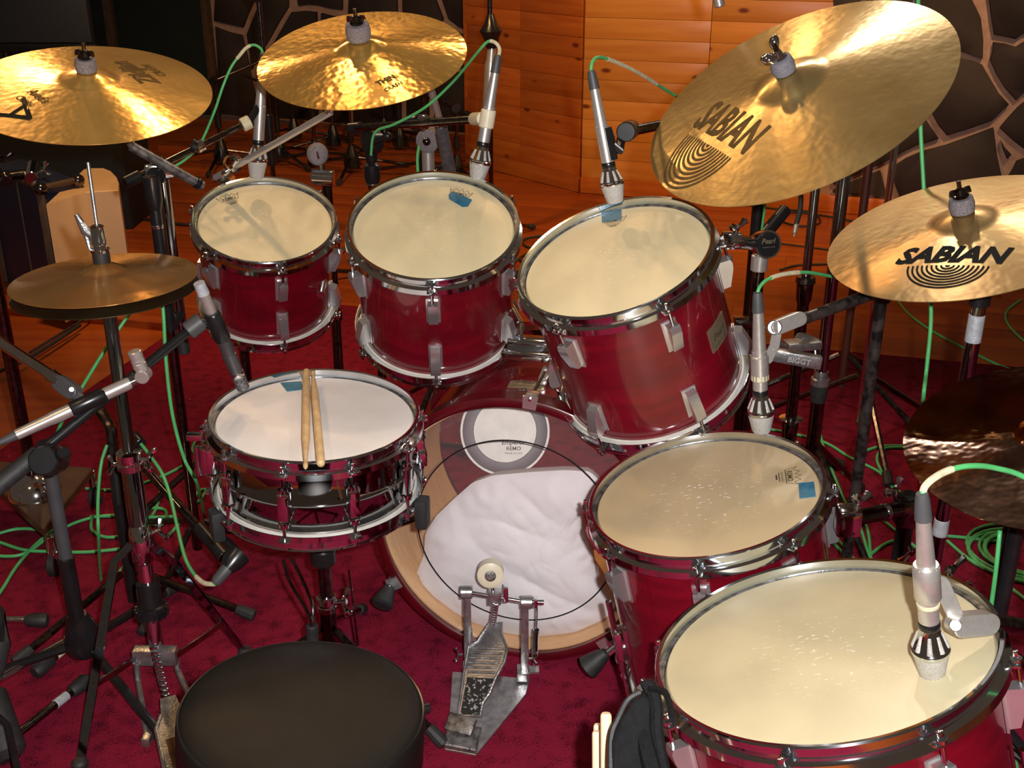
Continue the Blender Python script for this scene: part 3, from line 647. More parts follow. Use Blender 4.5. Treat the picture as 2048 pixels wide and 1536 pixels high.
def collar(t, p, r, h, mt=CH, name='collar', up=V((0, 0, 1))):
    p = V(p); MB().prof(p-up*h/2, p+up*h/2, [(0, r*.8), (.08, r), (.4, r*1.02), (.45, r*.94), (.55, r*.94), (.6, r*1.02), (.92, r), (1, r*.8)], 18).build(name, mt, t)
def knob(t, a, b, r, mt=BLK, name='knob'): MB().prof(a, b, [(0, r*.35), (.3, r*.35), (.34, r), (.9, r), (1, r*.7)], 12).build(name, mt, t)
def wing(t, p, d, s=.02, mt=CH):
    p = V(p); d = V(d).normalized(); m = MB().cyl(p, p+d*s*.9, s*.22); sd_ = d.orthogonal().normalized()
    for q in (-1, 1): m.prof(p+d*s*.6, p+d*s*1.2+sd_*q*s*1.1, [(0, s*.16), (.5, s*.2), (.85, s*.36), (1, s*.15)], 8)
    m.build('wing_screw', mt, t)
BWS = 'cymbal stand'
# --- hi-hat stand
hx, hy = hhc.x, hhc.y; ht = thing('hi_hat_stand', 'chrome hi-hat stand with flat folding legs and a chain driven footboard', 'hi-hat stand', (hx, hy, 0))
HS = lambda z: V((hx+.045*(.82-z)/.72, hy-.13*(.82-z)/.72, z))     # the stand leans a little towards the stool
zt = hhc.z+z6(.006)
rod(ht, 'pull_rod', STEEL, HS(zt-.05), HS(zt+.175), .0032)
MB().lathe([(.004, 0), (.0155, 0), (.0155, .019), (.004, .019)], 20, Matrix.Translation(HS(zt))).build('rubber_collar', RUB, ht)
cl = MB().lathe([(.003, .019), (.017, .019), (.017, .024), (.012, .026), (.0115, .032), (.014, .034), (.014, .040), (.0125, .044), (.0125, .066), (.009, .068), (.003, .068)], 20, Matrix.Translation(HS(zt)))
cl.build('clutch', CH, ht)
MB().tube([HS(zt+.042)+V((-.008, 0, 0)), HS(zt+.055)+V((-.022, 0, 0)), HS(zt+.085)+V((-.033, -.004, 0))], [.007, .009, .004], 10).tube([HS(zt+.055)+V((-.022, 0, 0)), HS(zt+.022)+V((-.019, 0, 0))], [.007, .003], 8).build('clutch_lever', STEEL, ht)
MB().lathe([(.008, -.03), (.022, -.026), (.024, -.015), (.012, -.008), (.008, -.006)], 20, Matrix.Translation(hhc+V((0, 0, -.022)))).build('cymbal_seat', BLK, ht)
rod(ht, 'upper_tube', POLE, HS(hhc.z-.05), HS(.475), .0125, n=24)
rod(ht, 'lower_tube', POLE, HS(.50), HS(.32), .0185, n=24)
collar(ht, HS(.485), .0245, .040); wing(ht, HS(.485)+V((.02, 0, 0)), (1, -.2, .1), .022); wing(ht, HS(.477)+V((-.02, 0, 0)), (-1, -.2, 0), .018)
MB().prof(HS(.280), HS(.360), [(0, .016), (.1, .0215), (.8, .0225), (1, .018)], 20).build('leg_hub', CH, ht); wing(ht, HS(.34)+V((.02, 0, 0)), (1, .4, .3), .022)
rod(ht, 'base_tube', CH, HS(.30), HS(.105), .0145, n=20)
kb = MB().prof(HS(.172), HS(.242), [(0, .022), (.02, .030), (.30, .030), (.34, .024), (1, .0225)], 24)
for k in range(16): kb.box((.006, .006, .020), Matrix.Translation(HS(.184)) @ RZ(k*22.5) @ Matrix.Translation((.029, 0, 0)), .001)
kb.build('tension_dial', BLK, ht)
def flat(pts, wd, th, side):
    m = MB(); pts = [V(p) for p in pts]; s_ = V(side).normalized(); vs = []; fs = []
    for i, p in enumerate(pts):
        t_ = (pts[min(i+1, len(pts)-1)]-pts[max(i-1, 0)]).normalized(); a = (s_-t_*s_.dot(t_)).normalized(); b = t_.cross(a)
        vs += [p+a*wd/2+b*th/2, p-a*wd/2+b*th/2, p-a*wd/2-b*th/2, p+a*wd/2-b*th/2]
    for i in range(len(pts)-1): fs += [(4*i+k, 4*i+(k+1) % 4, 4*i+4+(k+1) % 4, 4*i+4+k) for k in range(4)]
    fs += [(3, 2, 1, 0), tuple(4*(len(pts)-1)+k for k in range(4))]; return m.add(vs, fs)
legs = [[(252, 1108), (241, 1135), (225, 1200), (150, 1560)], [(308, 1098), (342, 1128), (400, 1200), (500, 1312)]]
lA = [HS(.32)+V((-.02, -.005, 0)), atz(238, 1148, .235)+V((0, 0, 0)), atz(160, 1530, .012)]
lA[1] = HS(.295)+V((-.05, -.02, 0)); lA.insert(2, (lA[1]+atz(160, 1530, .012))/2)
lB = [HS(.32)+V((.02, -.005, 0)), HS(.295)+V((.055, -.008, 0)), (HS(.295)+V((.055, -.008, 0))+atz(490, 1305, .012))/2, atz(490, 1305, .012)]
lC = [HS(.32)+V((.0, .02, 0)), HS(.295)+V((-.01, .05, 0)), V((hx-.05, hy+.30, .012))]
for l_ in (lA, lB, lC):
    g_ = flat(l_, .017, .004, (1, -.15, 0)).build('leg', POLE, ht)
    e = V(l_[-1]); MB().prof(e+V((0, 0, .012)), e-V((0, 0, .012)), [(0, .010), (.2, .015), (1, .015)], 10).build('rubber_foot', RUB, g_)
bk = HS(.098); MB().box((.085, .024, .034), Matrix.Translation(bk+V((0, -.012, 0))), .003).build('frame_block', STEEL, ht)
for l_, a in ((lA, -.035), (lB, .035)):
    q = V(l_[2]) if l_ is lB else V(l_[1]).lerp(V(l_[3]), .62)
    q = V(l_[-2]).lerp(V(l_[-1]), .35) if l_ is lB else q
    flat([bk+V((a, -.02, 0)), bk.lerp(q, .6)+V((a*.4, -.02, .004)), q], .013, .003, (0, 0, 1)).build('strut', CH, ht)
    for k in (-1, 1): pass
f0 = atz(405, 1660, .0); hd_ = (f0-HS(0)); hd_.z = 0; hd_.normalize(); hr = V((-hd_.y, hd_.x, 0))
toe = atz(335, 1392, .072); heel = V((toe.x, toe.y, .018))+hd_*.27
mm = MB()
for k in range(13):
    k = k/2; p = HS(.10).lerp(toe, k/6)-V((0, 0, .0))+V((0, 0, .018*(1-k/6))); mm.box((.015, .006, .009), Matrix.Translation(p+V((0, -.018*(1-k/6), -.006*k))), .0015)
mm.build('chain', CH, ht)
fw = [(-.014, 0), (.014, 0), (.020, .04), (.034, .07), (.037, .20), (.030, .28), (-.030, .28), (-.037, .20), (-.034, .07), (-.020, .04)]
fy = (heel-toe).normalized(); fz = hr.cross(fy).normalized(); MF = Matrix((hr, fy, fz)).transposed().to_4x4(); MF.translation = toe+V((0, 0, -.006))
if fz.z < 0: MF = Matrix((-hr, fy, -fz)).transposed().to_4x4(); MF.translation = toe+V((0, 0, -.006))
fb = MB().prism(fw if fz.z >= 0 else fw, .006, MF, .001).build('footboard', STEEL, ht)
mm = MB()
for a_, b_ in zip([(-.020, .04), (-.034, .07), (-.037, .20)], [(-.034, .07), (-.037, .20), (-.030, .28)]):
    for s_ in (1, -1): mm.cyl(MF @ V((a_[0]*s_, a_[1], .006)), MF @ V((b_[0]*s_, b_[1], .006)), .004, n=8)
mm.build('raised_edge', STEEL, fb)
MB().prism([(-.022, .10), (.022, .10), (.022, .21), (-.022, .21)], .0015, MF @ Matrix.Translation((0, 0, .006))).build('brown_reflection', mat('brown_reflection', (.13, .06, .02), .4, .4), fb)  # thin plate coloured in for a brown reflection on the footboard
for s_ in (-1, 1):
    a_ = bk+hr*s_*.038+V((0, -.01, -.01)); b_ = HS(.015)+hd_*.13+hr*s_*.05
    MB().tube([a_, a_+V((0, -.005, -.035)), b_], .006, 8).build('side_rod', STEEL, ht)
    MB().box((.016, .03, .018), Matrix.Translation(b_), .003).build('side_foot', STEEL, ht)
MB().box((.07, .05, .012), MF @ Matrix.Translation((0, .30, -.006)), .002).build('heel_plate', STEEL, ht)
# --- drum throne
tc = V((-.282, 1.227, 0)); th = thing('drum_throne', 'round black vinyl drum throne seat at the bottom edge', 'stool', tc)
MS_ = Matrix.Translation((tc.x, tc.y, .461)) @ Matrix.Rotation(math.radians(4), 4, 'Y') @ Matrix.Rotation(math.radians(-3), 4, 'X')
MB().lathe([(0, .008), (.05, .0078), (.1, .0055), (.135, .001), (.155, -.0045), (.1625, -.0095), (.1652, -.016), (.166, -.025), (.1655, -.085), (.160, -.095), (0, -.095)], 80, MS_).build('seat', VINYL, th, ang=60)
MB().lathe([(.1615, -.0082), (.1633, -.0075), (.1645, -.0095), (.163, -.0115)], 80, MS_, closed=True).build('seam_piping', BLK, th)
rod(th, 'post', CH, (tc.x, tc.y, .38), (tc.x, tc.y, .12), .0125); tripod(th, tc.x, tc.y, .2, .24, 50, CH, .009); MB().cyl(MS_ @ V((.15, .06, -.045)), MS_ @ V((.168, .068, -.045)), .008).build('side_bolt', BLK, th)
# --- bass drum pedal
pt = thing('bass_drum_pedal', 'worn grey metal kick pedal with ribbed footboard, chain and felt beater', 'pedal', atz(985, 1400))
hp_ = atz(915, 1462, .018); tp_ = onY(985, 1258, 1.86); pyd = (tp_-hp_).normalized(); rt = V((pyd.y, -pyd.x, 0)).normalized(); pn = rt.cross(pyd).normalized()
PF = Matrix((rt, pyd, pn)).transposed().to_4x4(); PF.translation = hp_; LP = (tp_-hp_).length
def lf(x, y): p = PF.inverted() @ onP(x, y, hp_, pn); return (p.x, p.y)
bd = [(963, 1436), (968, 1409), (982, 1389), (994, 1359), (1012, 1326), (1017, 1300), (1011, 1285), (1005, 1270), (1006, 1249), (982, 1248), (971, 1264), (957, 1285), (938, 1297), (929, 1347), (923, 1395), (917, 1436)]
bp_ = [lf(*q) for q in bd]
fbo = MB().prism(bp_, .007, PF, .0015).build('footboard', STEEL, pt)
mm = MB()
for k in range(6):
    q0, q1 = V(lf(944-k*1.6, 1299+k*9.5)), V(lf(1009-k*3.6, 1301+k*9.5)); MB().tube([PF @ V((q0.x, q0.y, .0075)), PF @ V((q1.x, q1.y, .0075))], .0024, 6).build('rib', STEELD, fbo)
mm = MB(); a_ = lf(933, 1360); mm.prism([lf(*q) for q in [(959, 1432), (964, 1410), (979, 1386), (989, 1360), (936, 1357), (929, 1395), (922, 1432)]], .001, PF @ Matrix.Translation((0, 0, .0068)))
mm.build('worn_black_paint', mat('scratched_black_paint', (.34, .33, .33), .5, .2, (.01, .01, .01), 170, .2, lo=.55, hi=.62), fbo)
edge = MB().tube([PF @ V((q[0]*.97, q[1], .0075)) for q in bp_[:]+[bp_[0]]], .0028, 6).build('edge_bead', STEEL, fbo)
hpx = [(895, 1448), (963, 1458), (952, 1505), (889, 1493)]; hq = [atz(x, y, .016) for x, y in hpx]; hb_ = MB(); 
hb_.prism([(q.x, q.y) for q in hq][::-1], .014, Matrix.Translation((0, 0, .008)), .003).build('heel_plate', STEELD, pt)
MB().box((.055, .034, .012), PF @ Matrix.Translation((.004, .012, .006)), .003).build('heel_hinge', STEELD, pt)
bpx = [(905, 1345), (1060, 1360), (1052, 1390), (952, 1512), (890, 1500), (898, 1440)]; bq = [atz(x, y, .009) for x, y in bpx]
MB().prism([(q.x, q.y) for q in bq][::-1], .004, Matrix.Translation((0, 0, .008)), .001).build('base_plate', STEEL, pt)
YP = 1.868; lt_, rt_ = onY(933, 1184, YP+.006), onY(1053, 1204, YP-.006)
lb_, rb_ = V((lt_.x+.002, lt_.y, .02)), V((rt_.x-.006, rt_.y, .02))
for a_, b_ in ((lt_, lb_), (rt_, rb_)):
    po_ = MB(); po_.box((.017, .014, (a_-b_).length*.96), Matrix.Translation((a_+b_)/2), .003, .85); po_.box((.006, .022, (a_-b_).length*.5), Matrix.Translation(b_.lerp(a_, .28)+V((.007, 0, 0))), .002, .6)
    po_.cyl(a_+V((-.012, 0, 0)), a_+V((.012, 0, 0)), .013, n=20); po_.box((.026, .034, .02), Matrix.Translation(b_+V((0, 0, .006))), .003); q_ = po_.build('post', STEEL, pt)
    wing(q_, b_+V((-.012 if a_ is lt_ else .012, -.012, .05)), (-1 if a_ is lt_ else 1, -.2, .2), .012)
rod(pt, 'axle', CH, lt_, rt_, .0048); ax = lt_.lerp(rt_, .47)
MB().cyl(rt_+V((.012, 0, 0)), rt_+V((.034, -.001, 0)), .0055).box((.008, .018, .018), Matrix.Translation(rt_+V((.018, 0, 0))), .002).build('cam_bolt', CH, pt)
MB().box((.026, .022, .028), Matrix.Translation(ax), .003).build('cam', STEEL, pt)
MB().box((.010, .018, .034), Matrix.Translation(ax+V((.022, 0, .008))), .002).build('cam_plate', CH, pt)
bt = onY(981, 1146, 1.862); rod(pt, 'beater_rod', CH, ax+V((0, 0, -.012)), bt, .0035)
ds_ = (C0-bt).normalized(); ds_ = V((0, -.97, .22))
be = MB().prof(bt-ds_*.017, bt+ds_*.017, [(0, .020), (.06, .0255), (.94, .0255), (1, .022)], 36).build('beater', CREAM, pt, label='cream felt beater')
MB().prof(bt+ds_*.017, bt+ds_*.0195, [(0, .011), (.6, .011), (1, .009)], 18).cyl(bt+ds_*.0195, bt+ds_*.022, .005).build('beater_nut', STEELD, be)
mm = MB(); ct = ax+V((.002, -.012, -.012)); cb_ = tp_+V((0, 0, .006))
for k in range(10):
    for s_ in (-1, 1):
        q_ = ct.lerp(cb_, k/9)+rt*s_*.0045; mm.box((.0035, .005, .0075), Matrix.Translation(q_), .001)
    mm.cyl(ct.lerp(cb_, k/9)-rt*.006, ct.lerp(cb_, k/9)+rt*.006, .0018, n=6)
mm.build('chain', CH, pt)
sp = rt_+V((.020, -.002, -.03)); sb_ = V((sp.x-.004, sp.y, .035)); MB().tube([sp+V((0, 0, .024)), sp, sb_], .0022, 6).build('spring_rod', CH, pt)
hel = [sp.lerp(sb_, .25+.5*i/160)+V((math.cos(i*.9)*.0055, math.sin(i*.9)*.0055, 0)) for i in range(161)]; MB().tube(hel, .0014, 5).build('spring', CH, pt)
MB().box((.02, .02, .006), Matrix.Translation(sb_), .001).build('spring_bracket', STEEL, pt)
MB().box((.04, .05, .012), Matrix.Translation(tp_+V((0, .03, -.10))), .003).build('hoop_clamp', STEEL, pt)
# --- snare stand
sx, sy = onY(660, 1290, 1.83).x, 1.83; ss = thing('snare_stand', 'chrome snare stand with rubber tipped basket under the snare drum', 'snare stand', (sx, sy, 0))
Q = lambda z: V((sx, sy, z)); nb = Q(.37)
rod(ss, 'upper_tube', CHD, Q(.40), Q(.205), .0125, n=20); collar(ss, Q(.215), .020, .036); wing(ss, Q(.22)+V((.018, -.006, 0)), (1, -.2, .25), .026)
rod(ss, 'lower_tube', CHD, Q(.22), Q(.07), .0165, n=20); MB().box((.05, .03, .03), Matrix.Translation(nb), .005).build('basket_head', CH, ss); wing(ss, nb+V((.02, -.01, .0)), (1, -.3, .5), .02); wing(ss, nb+V((-.02, -.015, -.006)), (-1, -.5, 0), .018)
MB().prof(Q(.30), Q(.345), [(0, .017), (.2, .024), (.8, .024), (1, .017)], 16).build('dial', BLK, ss)
for ang in (208, -14, 95):
    d = V((math.cos(math.radians(ang)), math.sin(math.radians(ang)), 0)); c_ = MS.translation; e = V((c_.x, c_.y, 0))+d*.196
    a1 = nb+d*.02; a2 = V((e.x, e.y, .418))-d*.02; a3 = V((e.x, e.y, .432))
    ar = MB().tube(spline([a1, a1.lerp(a2, .6)+V((0, 0, -.006)), a2, a3], 5), .0055, 8).build('basket_arm', CHD, ss)
    MB().box((.022, .032, .058), Matrix.Translation(a3+V((0, 0, .004))) @ RZ(ang), .005).build('rubber_grip', RUB, ar)
tripod(ss, sx, sy, .16, .27, 205, CHD, .008)
w1 = [X(1.78, 566, 1118), X(1.76, 578, 1160), X(1.72, 610, 1215), X(1.70, 622, 1240), X(1.70, 623, 1275)]
w2 = [X(1.80, 583, 1116), X(1.78, 600, 1150), X(1.73, 622, 1200), X(1.71, 626, 1236), X(1.70, 627, 1275)]
wr_ = MB().tube(spline(w1, 5), .0032, 7).tube(spline(w2, 5), .0032, 7).build('wire_fork', CHD, ss); MB().cyl(X(1.70, 624, 1250), X(1.70, 627, 1320), .011).build('rubber_sleeve', RUB, wr_)
rod(ss, 'thin_rod', CHD, X(1.82, 698, 1140), X(1.80, 716, 1290), .0022)
# strainer and butt plate on the snare
MB().box((.02, .05, .06), MS @ RZ(-176) @ Matrix.Translation((.196, 0, -.09)), .005).build('strainer', CH, bpy.data.objects['snare_drum'])
MB().box((.03, .014, .014), MS @ RZ(-176) @ Matrix.Translation((.216, 0, -.05)), .003).cyl(MS @ RZ(-176) @ V((.215, 0, -.07)), MS @ RZ(-176) @ V((.215, 0, -.13)), .006).build('strainer_lever', CH, bpy.data.objects['snare_drum'])
MB().box((.016, .05, .03), MS @ RZ(12) @ Matrix.Translation((.192, 0, -.10)), .004).build('butt_plate', CH, bpy.data.objects['snare_drum'])
# --- microphones
def mic(label, tip, tail, k=1.0, body=NICK, group=None):
    a = P(*tip); b = P(*tail); d = (b-a).normalized(); L = (b-a).length; t = thing('microphone', label, 'microphone', a, group)
    at = lambda f: a+(b-a)*f
    MB().prof(at(0), at(.135), [(0, .0), (.01, .0135*k), (.12, .0160*k), (.9, .0215*k), (1, .0222*k)], 28).build('grille', MESHG, t)
    bs = MB().prof(at(.135), at(.275), [(0, .0222*k), (.06, .0235*k), (.16, .0235*k), (.2, .0215*k), (.85, .0135*k), (1, .0125*k)], 32).build('basket', CH, t)
    sl = MB(); M = frame(at(.135), d, V((.3, .9, .2)))
    for j in range(8):
        q0 = M @ RZ(45*j) @ V((.0196*k, 0, L*.036)); q1 = M @ RZ(45*j) @ V((.0134*k, 0, L*.112)); sl.tube([q0, q1], [.0036*k, .0022*k], 8)
    sl.build('basket_opening', MESHG, bs)
    MB().prof(at(.275), at(.315), [(0, .0125*k), (.1, .0132*k), (.9, .0132*k), (1, .0125*k)], 24).build('black_band', BLK, t)
    MB().prof(at(.315), at(.86), [(0, .0125*k), (.50, .0128*k), (.505, .0115*k), (.53, .0115*k), (.9, .0092*k), (1, .0086*k)], 28).build('body', body, t)
    MB().prof(at(.86), at(1), [(0, .0102*k), (.7, .0086*k), (.95, .0070*k), (1, .004)], 20).build('cable_boot', BOOT, t)
    return t, at, d
def cable(label, pts, r=.0031, mt=GREEN, tapes=(), k=8, name='microphone_cable', group=None):
    sp_ = spline(pts, k); o = solo(name, MB().tube(sp_, r, 8), mt, label, 'cable', None, group, 80)
    for a, b in tapes: MB().tube(sp_[a:b], r*1.22, 8).build('cable_tape', TAPEC, o, label='cream tape wrapped round the cable')
    return o
m1, at1, d1 = mic('silver microphone aimed at the smallest rack tom, leftmost of the tom microphones', (513, 357, 2.585), (526, 106, 2.50))
m2, at2, d2 = mic('silver microphone in a cream clip over the middle rack tom', (954, 361, 2.31), (996, 110, 2.24), .97)
m3, at3, d3 = mic('silver microphone in a black clip over the tilted rack tom', (1231, 406, 2.015), (1182, 140, 1.95), .93)
m4, at4, d4 = mic('silver microphone over the smaller floor tom, taped to its bracket', (1523, 864, 1.93), (1515, 583, 1.84))
m5, at5, d5 = mic('silver microphone over the largest floor tom at the lower right', (1864, 1350, 1.335), (1844, 984, 1.235), .95)
MB().cyl(at1(.42)+V((-.006, 0, 0)), at1(.60)+V((-.006, 0, 0)), .0085).build('dark_label', BLK, m1)
cable('green cable arching left from the leftmost tom microphone', [P(526, 112, 2.50), P(522, 98, 2.5), P(508, 90, 2.5), P(494, 95, 2.5), P(480, 110, 2.5), P(462, 135, 2.5), P(445, 175, 2.5), P(428, 225, 2.52), P(400, 288, 2.55), P(372, 318, 2.56), P(345, 335, 2.56)], tapes=((20, 36),))
cable('green cable sweeping down left behind the middle tom from its microphone', [P(996, 116, 2.24), P(999, 98, 2.24), P(990, 85, 2.24), P(975, 84, 2.25), P(955, 105, 2.28), P(905, 165, 2.4), P(850, 215, 2.45), P(790, 248, 2.5), P(750, 265, 2.55), P(742, 310, 2.6)], tapes=((3, 22),))
cable('green cable running behind the ride cymbal from the tilted tom microphone', [P(1182, 146, 1.95), P(1184, 126, 1.95), P(1194, 115, 1.96), P(1215, 118, 2.0), P(1270, 142, 2.12), P(1345, 188, 2.3), P(1450, 250, 2.5), P(1522, 330, 2.6), P(1530, 400, 2.65), P(1523, 470, 2.7), P(1523, 560, 2.7)], tapes=((24, 38),))
cable('green cable arching right from the taped microphone to the lettered cymbal', [P(1515, 590, 1.84), P(1519, 575, 1.84), P(1535, 559, 1.85), P(1570, 548, 1.88), P(1615, 545, 1.93), P(1665, 553, 2.0), P(1720, 560, 2.07), P(1790, 560, 2.08)], tapes=((18, 30),))
cable('green cable bending off the right edge from the nearest microphone', [P(1844, 992, 1.235), P(1850, 973, 1.235), P(1870, 955, 1.24), P(1900, 940, 1.25), P(1940, 932, 1.26), P(1990, 936, 1.28), P(2060, 960, 1.3), P(2200, 1050, 1.32)], .0034, tapes=((4, 26),))
# clips
def clip_box(t, p, d, r, mt, sz=.026): MB().prof(p-d*sz*.7, p+d*sz*.7, [(0, r*1.05), (.05, r*1.18), (.95, r*1.18), (1, r*1.05)], 18).build('mic_clip', mt, t)
# stand for the leftmost tom microphone: black tube stand left of the small tom
def px3(a): return P(*a)
b1 = onY(382, 985, 2.30); s1_ = thing('microphone_stand', 'black microphone stand left of the small rack tom, cream cap on its boom', 'microphone stand', (b1.x, b1.y, 0))
tz = onY(312, 372, 2.30).z
rod(s1_, 'lower_tube', CHD, (b1.x, b1.y, .05), (b1.x, b1.y, .62), .0115, n=18); rod(s1_, 'upper_tube', BLK, (b1.x, b1.y, .60), (b1.x, b1.y, tz), .0125, n=18); collar(s1_, (b1.x, b1.y, tz-.085), .0125, .008, CH)
tp = V((b1.x, b1.y, tz)); ba, bb = P(250, 366, 2.38), P(490, 248, 2.52); bc = ba.lerp(bb, .30)
MB().prof(tp+V((0, 0, -.05)), tp+V((0, 0, .02)), [(0, .013), (.3, .018), (1, .018)], 16).box((.022, .022, .055), Matrix.Translation(tp.lerp(bc, .5)), .006).cyl(tp.lerp(bc, .5)+V((0, -.02, 0)), tp.lerp(bc, .5)+V((0, .02, 0)), .02).build('clutch', BLK, s1_)
rod(s1_, 'boom_tube', CHD, ba, bb, .0075); MB().cyl(ba, ba.lerp(bb, .12), .013).build('counterweight', BLK, s1_); MB().cyl(P(484, 251, 2.515), P(500, 243, 2.52), .0155).build('end_cap', TAPEC, s1_, label='cream end cap')
collar(s1_, P(399, 293, 2.46), .013, .02, CH, 'boom_collar', (bb-ba).normalized()); MB().cyl(P(383, 290, 2.45), P(392, 294, 2.455), .015).build('boom_grip', BLK, s1_)
MB().cyl(P(498, 244, 2.52), at1(.60), .008).build('mic_clip_arm', BLK, s1_)
tripod(s1_, b1.x, b1.y, .12, .28, 20, CHD, .0075)
# chrome tube carrying the left crash
b2 = onY(366, 690, 2.36); s2_ = thing('cymbal_stand', 'chrome tube clamped beside the black stand holding the left crash cymbal', BWS, (b2.x, b2.y, .4))
t2z = onY(347, 350, 2.36).z; T2_ = V((b2.x, b2.y, t2z)); rod(s2_, 'tube', POLE, (b2.x, b2.y, onY(366, 700, 2.36).z), T2_, .0135, n=20)
rod(s2_, 'rubber_end', RUB, (b2.x, b2.y, onY(366, 706, 2.36).z), (b2.x, b2.y, onY(366, 680, 2.36).z), .0142)
bo = T2_+V((0, -.012, .02)); G = K1 @ V((0, 0, z1(.006)-.03)); e2 = P(405, 372, 2.42)
MB().box((.06, .03, .034), Matrix.Translation(T2_+V((-.005, 0, .008))) @ RZ(20), .008).build('tilter', CH, s2_)
rod(s2_, 'boom_tube', STEELD, e2, P(262, 292, 2.30), .0105, n=18); rod(s2_, 'boom_rod', STEELD, P(262, 292, 2.30), G, .006)
for f_ in ((318, 323), (395, 366)): collar(s2_, P(*f_, 2.35 if f_[0] < 350 else 2.41), .0125, .012, BLK, 'boom_ring', (e2-P(262, 292, 2.30)).normalized())
MB().cyl(V((b2.x, b2.y, .62)), V((b1.x, b1.y, .60)), .012).build('clamp', BLK, s2_); topper(s2_, K1, z1)
# stand of the bright crash: boom running up from behind the small tom
b3 = onY(488, 700, 2.62); s3_ = thing('cymbal_stand', 'chrome boom cymbal stand behind the small rack tom, holding the gold crash', BWS, (b3.x, b3.y, 0))
t3z = onY(465, 345, 2.62).z; rod(s3_, 'pole', CHD, (b3.x, b3.y, .06), (b3.x, b3.y, t3z-.03), .0125, n=18); tripod(s3_, b3.x, b3.y, .24, .3, 80, CHD)
T3_ = V((b3.x, b3.y, t3z)); MB().cyl(T3_+V((0, -.025, -.02)), T3_+V((0, .02, -.02)), .016).build('tilter', CH, s3_)
MB().lathe([(.017, -.004), (.022, -.004), (.022, .004), (.017, .004)], 24, Matrix.Translation(P(466, 327, 2.56)) @ Matrix.Rotation(PI/2, 4, 'X'), closed=True).build('tilter_ring', CH, s3_); wing(s3_, P(466, 340, 2.56), (0, -1, .6), .022)
G = K2 @ V((0, 0, z2(.006)-.03)); rod(s3_, 'boom_tube', NICK, P(428, 357, 2.62), P(662, 224, 2.36), .0075); rod(s3_, 'boom_rod', NICK, P(662, 224, 2.36), G, .005); MB().cyl(P(426, 358, 2.62), P(440, 350, 2.62), .009).build('boom_end', BLK, s3_)
topper(s3_, K2, z2, fr=.023, fh=.030)
# stand between the small and middle toms, with spare felt on top
b4 = onY(674, 680, 2.68); s4_ = thing('tom_stand', 'chrome stand between the small and middle toms, grey felt ball on its short arm', 'stand', (b4.x, b4.y, 0))
t4 = V((b4.x, b4.y, onY(652, 362, 2.68).z)); rod(s4_, 'pole', CHD, (b4.x, b4.y, .05), t4, .0125, n=18); tripod(s4_, b4.x, b4.y, .2, .26, 100, CHD)
rod(s4_, 'sleeve', CHD, (b4.x, b4.y, onY(672, 640, 2.68).z), (b4.x, b4.y, onY(672, 620, 2.68).z), .018)
MB().cyl(P(624, 354, 2.66), P(668, 357, 2.66), .020, n=24).build('tilter', CH, s4_); MB().cyl(P(646, 351, 2.66), P(640, 322, 2.65), .004).build('threaded_rod', CH, s4_)
MB().ball(P(635, 308, 2.65), .0255, 20, 1.05).build('felt_washer', FELT, s4_); MB().tube([P(637, 318, 2.62), P(634, 303, 2.62)], [.003, .002], 6).build('rod_tip', CH, s4_)
MB().cyl((b4.x, b4.y, .72), P(640, 590, 2.56), .010).build('tom_arm', CH, s4_)
MB().box((.03, .03, .04), Matrix.Translation((b4.x, b4.y, onY(690, 515, 2.68).z)), .006).build('clamp', CH, s4_); wing(s4_, P(684, 505, 2.62), (.4, -.5, .6), .022)
# black stand with horizontal boom behind the middle tom
b5 = onY(748, 420, 2.72); s5_ = thing('microphone_stand', 'black microphone stand behind the middle rack tom, its short boom reaching right', 'microphone stand', (b5.x, b5.y, 0))
z5a = onY(744, 350, 2.72).z; rod(s5_, 'lower_tube', CHD, (b5.x, b5.y, .05), (b5.x, b5.y, z5a), .0115); z5b = onY(740, 262, 2.72).z
MB().prof((b5.x, b5.y, z5a-.02), (b5.x, b5.y, z5b), [(0, .016), (.1, .02), (.35, .02), (.4, .013), (.55, .016), (.9, .018), (1, .012)], 18).build('grip', BLK, s5_); collar(s5_, (b5.x, b5.y, z5a-.022), .0165, .006, CH)
MB().cyl(P(735, 283, 2.66), P(755, 283, 2.68), .028, n=24).cyl(P(748, 285, 2.64), P(776, 273, 2.6), .006).ball(P(775, 272, 2.6), .010).build('clutch', BLK, s5_)
rod(s5_, 'boom_tube', CHD, P(708, 256, 2.68), P(955, 238, 2.33), .009); MB().cyl(P(700, 257, 2.69), P(722, 255, 2.67), .014).build('counterweight', BLK, s5_)
MB().cyl(P(826, 245, 2.55), P(838, 244, 2.54), .017).build('boom_grip', BLK, s5_); collar(s5_, P(848, 243, 2.53), .0165, .02, CH, 'boom_collar', V((1, -.5, 0)).normalized())
MB().cyl(P(948, 238, 2.34), P(966, 237, 2.28), .0135).build('swivel', CREAM, s5_); clip_box(s5_, at2(.50), d2, .0132, CREAM, .026); tripod(s5_, b5.x, b5.y, .12, .3, 40, CHD, .0075)
MB().cyl(P(966, 237, 2.28), at2(.50), .006).build('mic_clip_arm', CREAM, s5_)
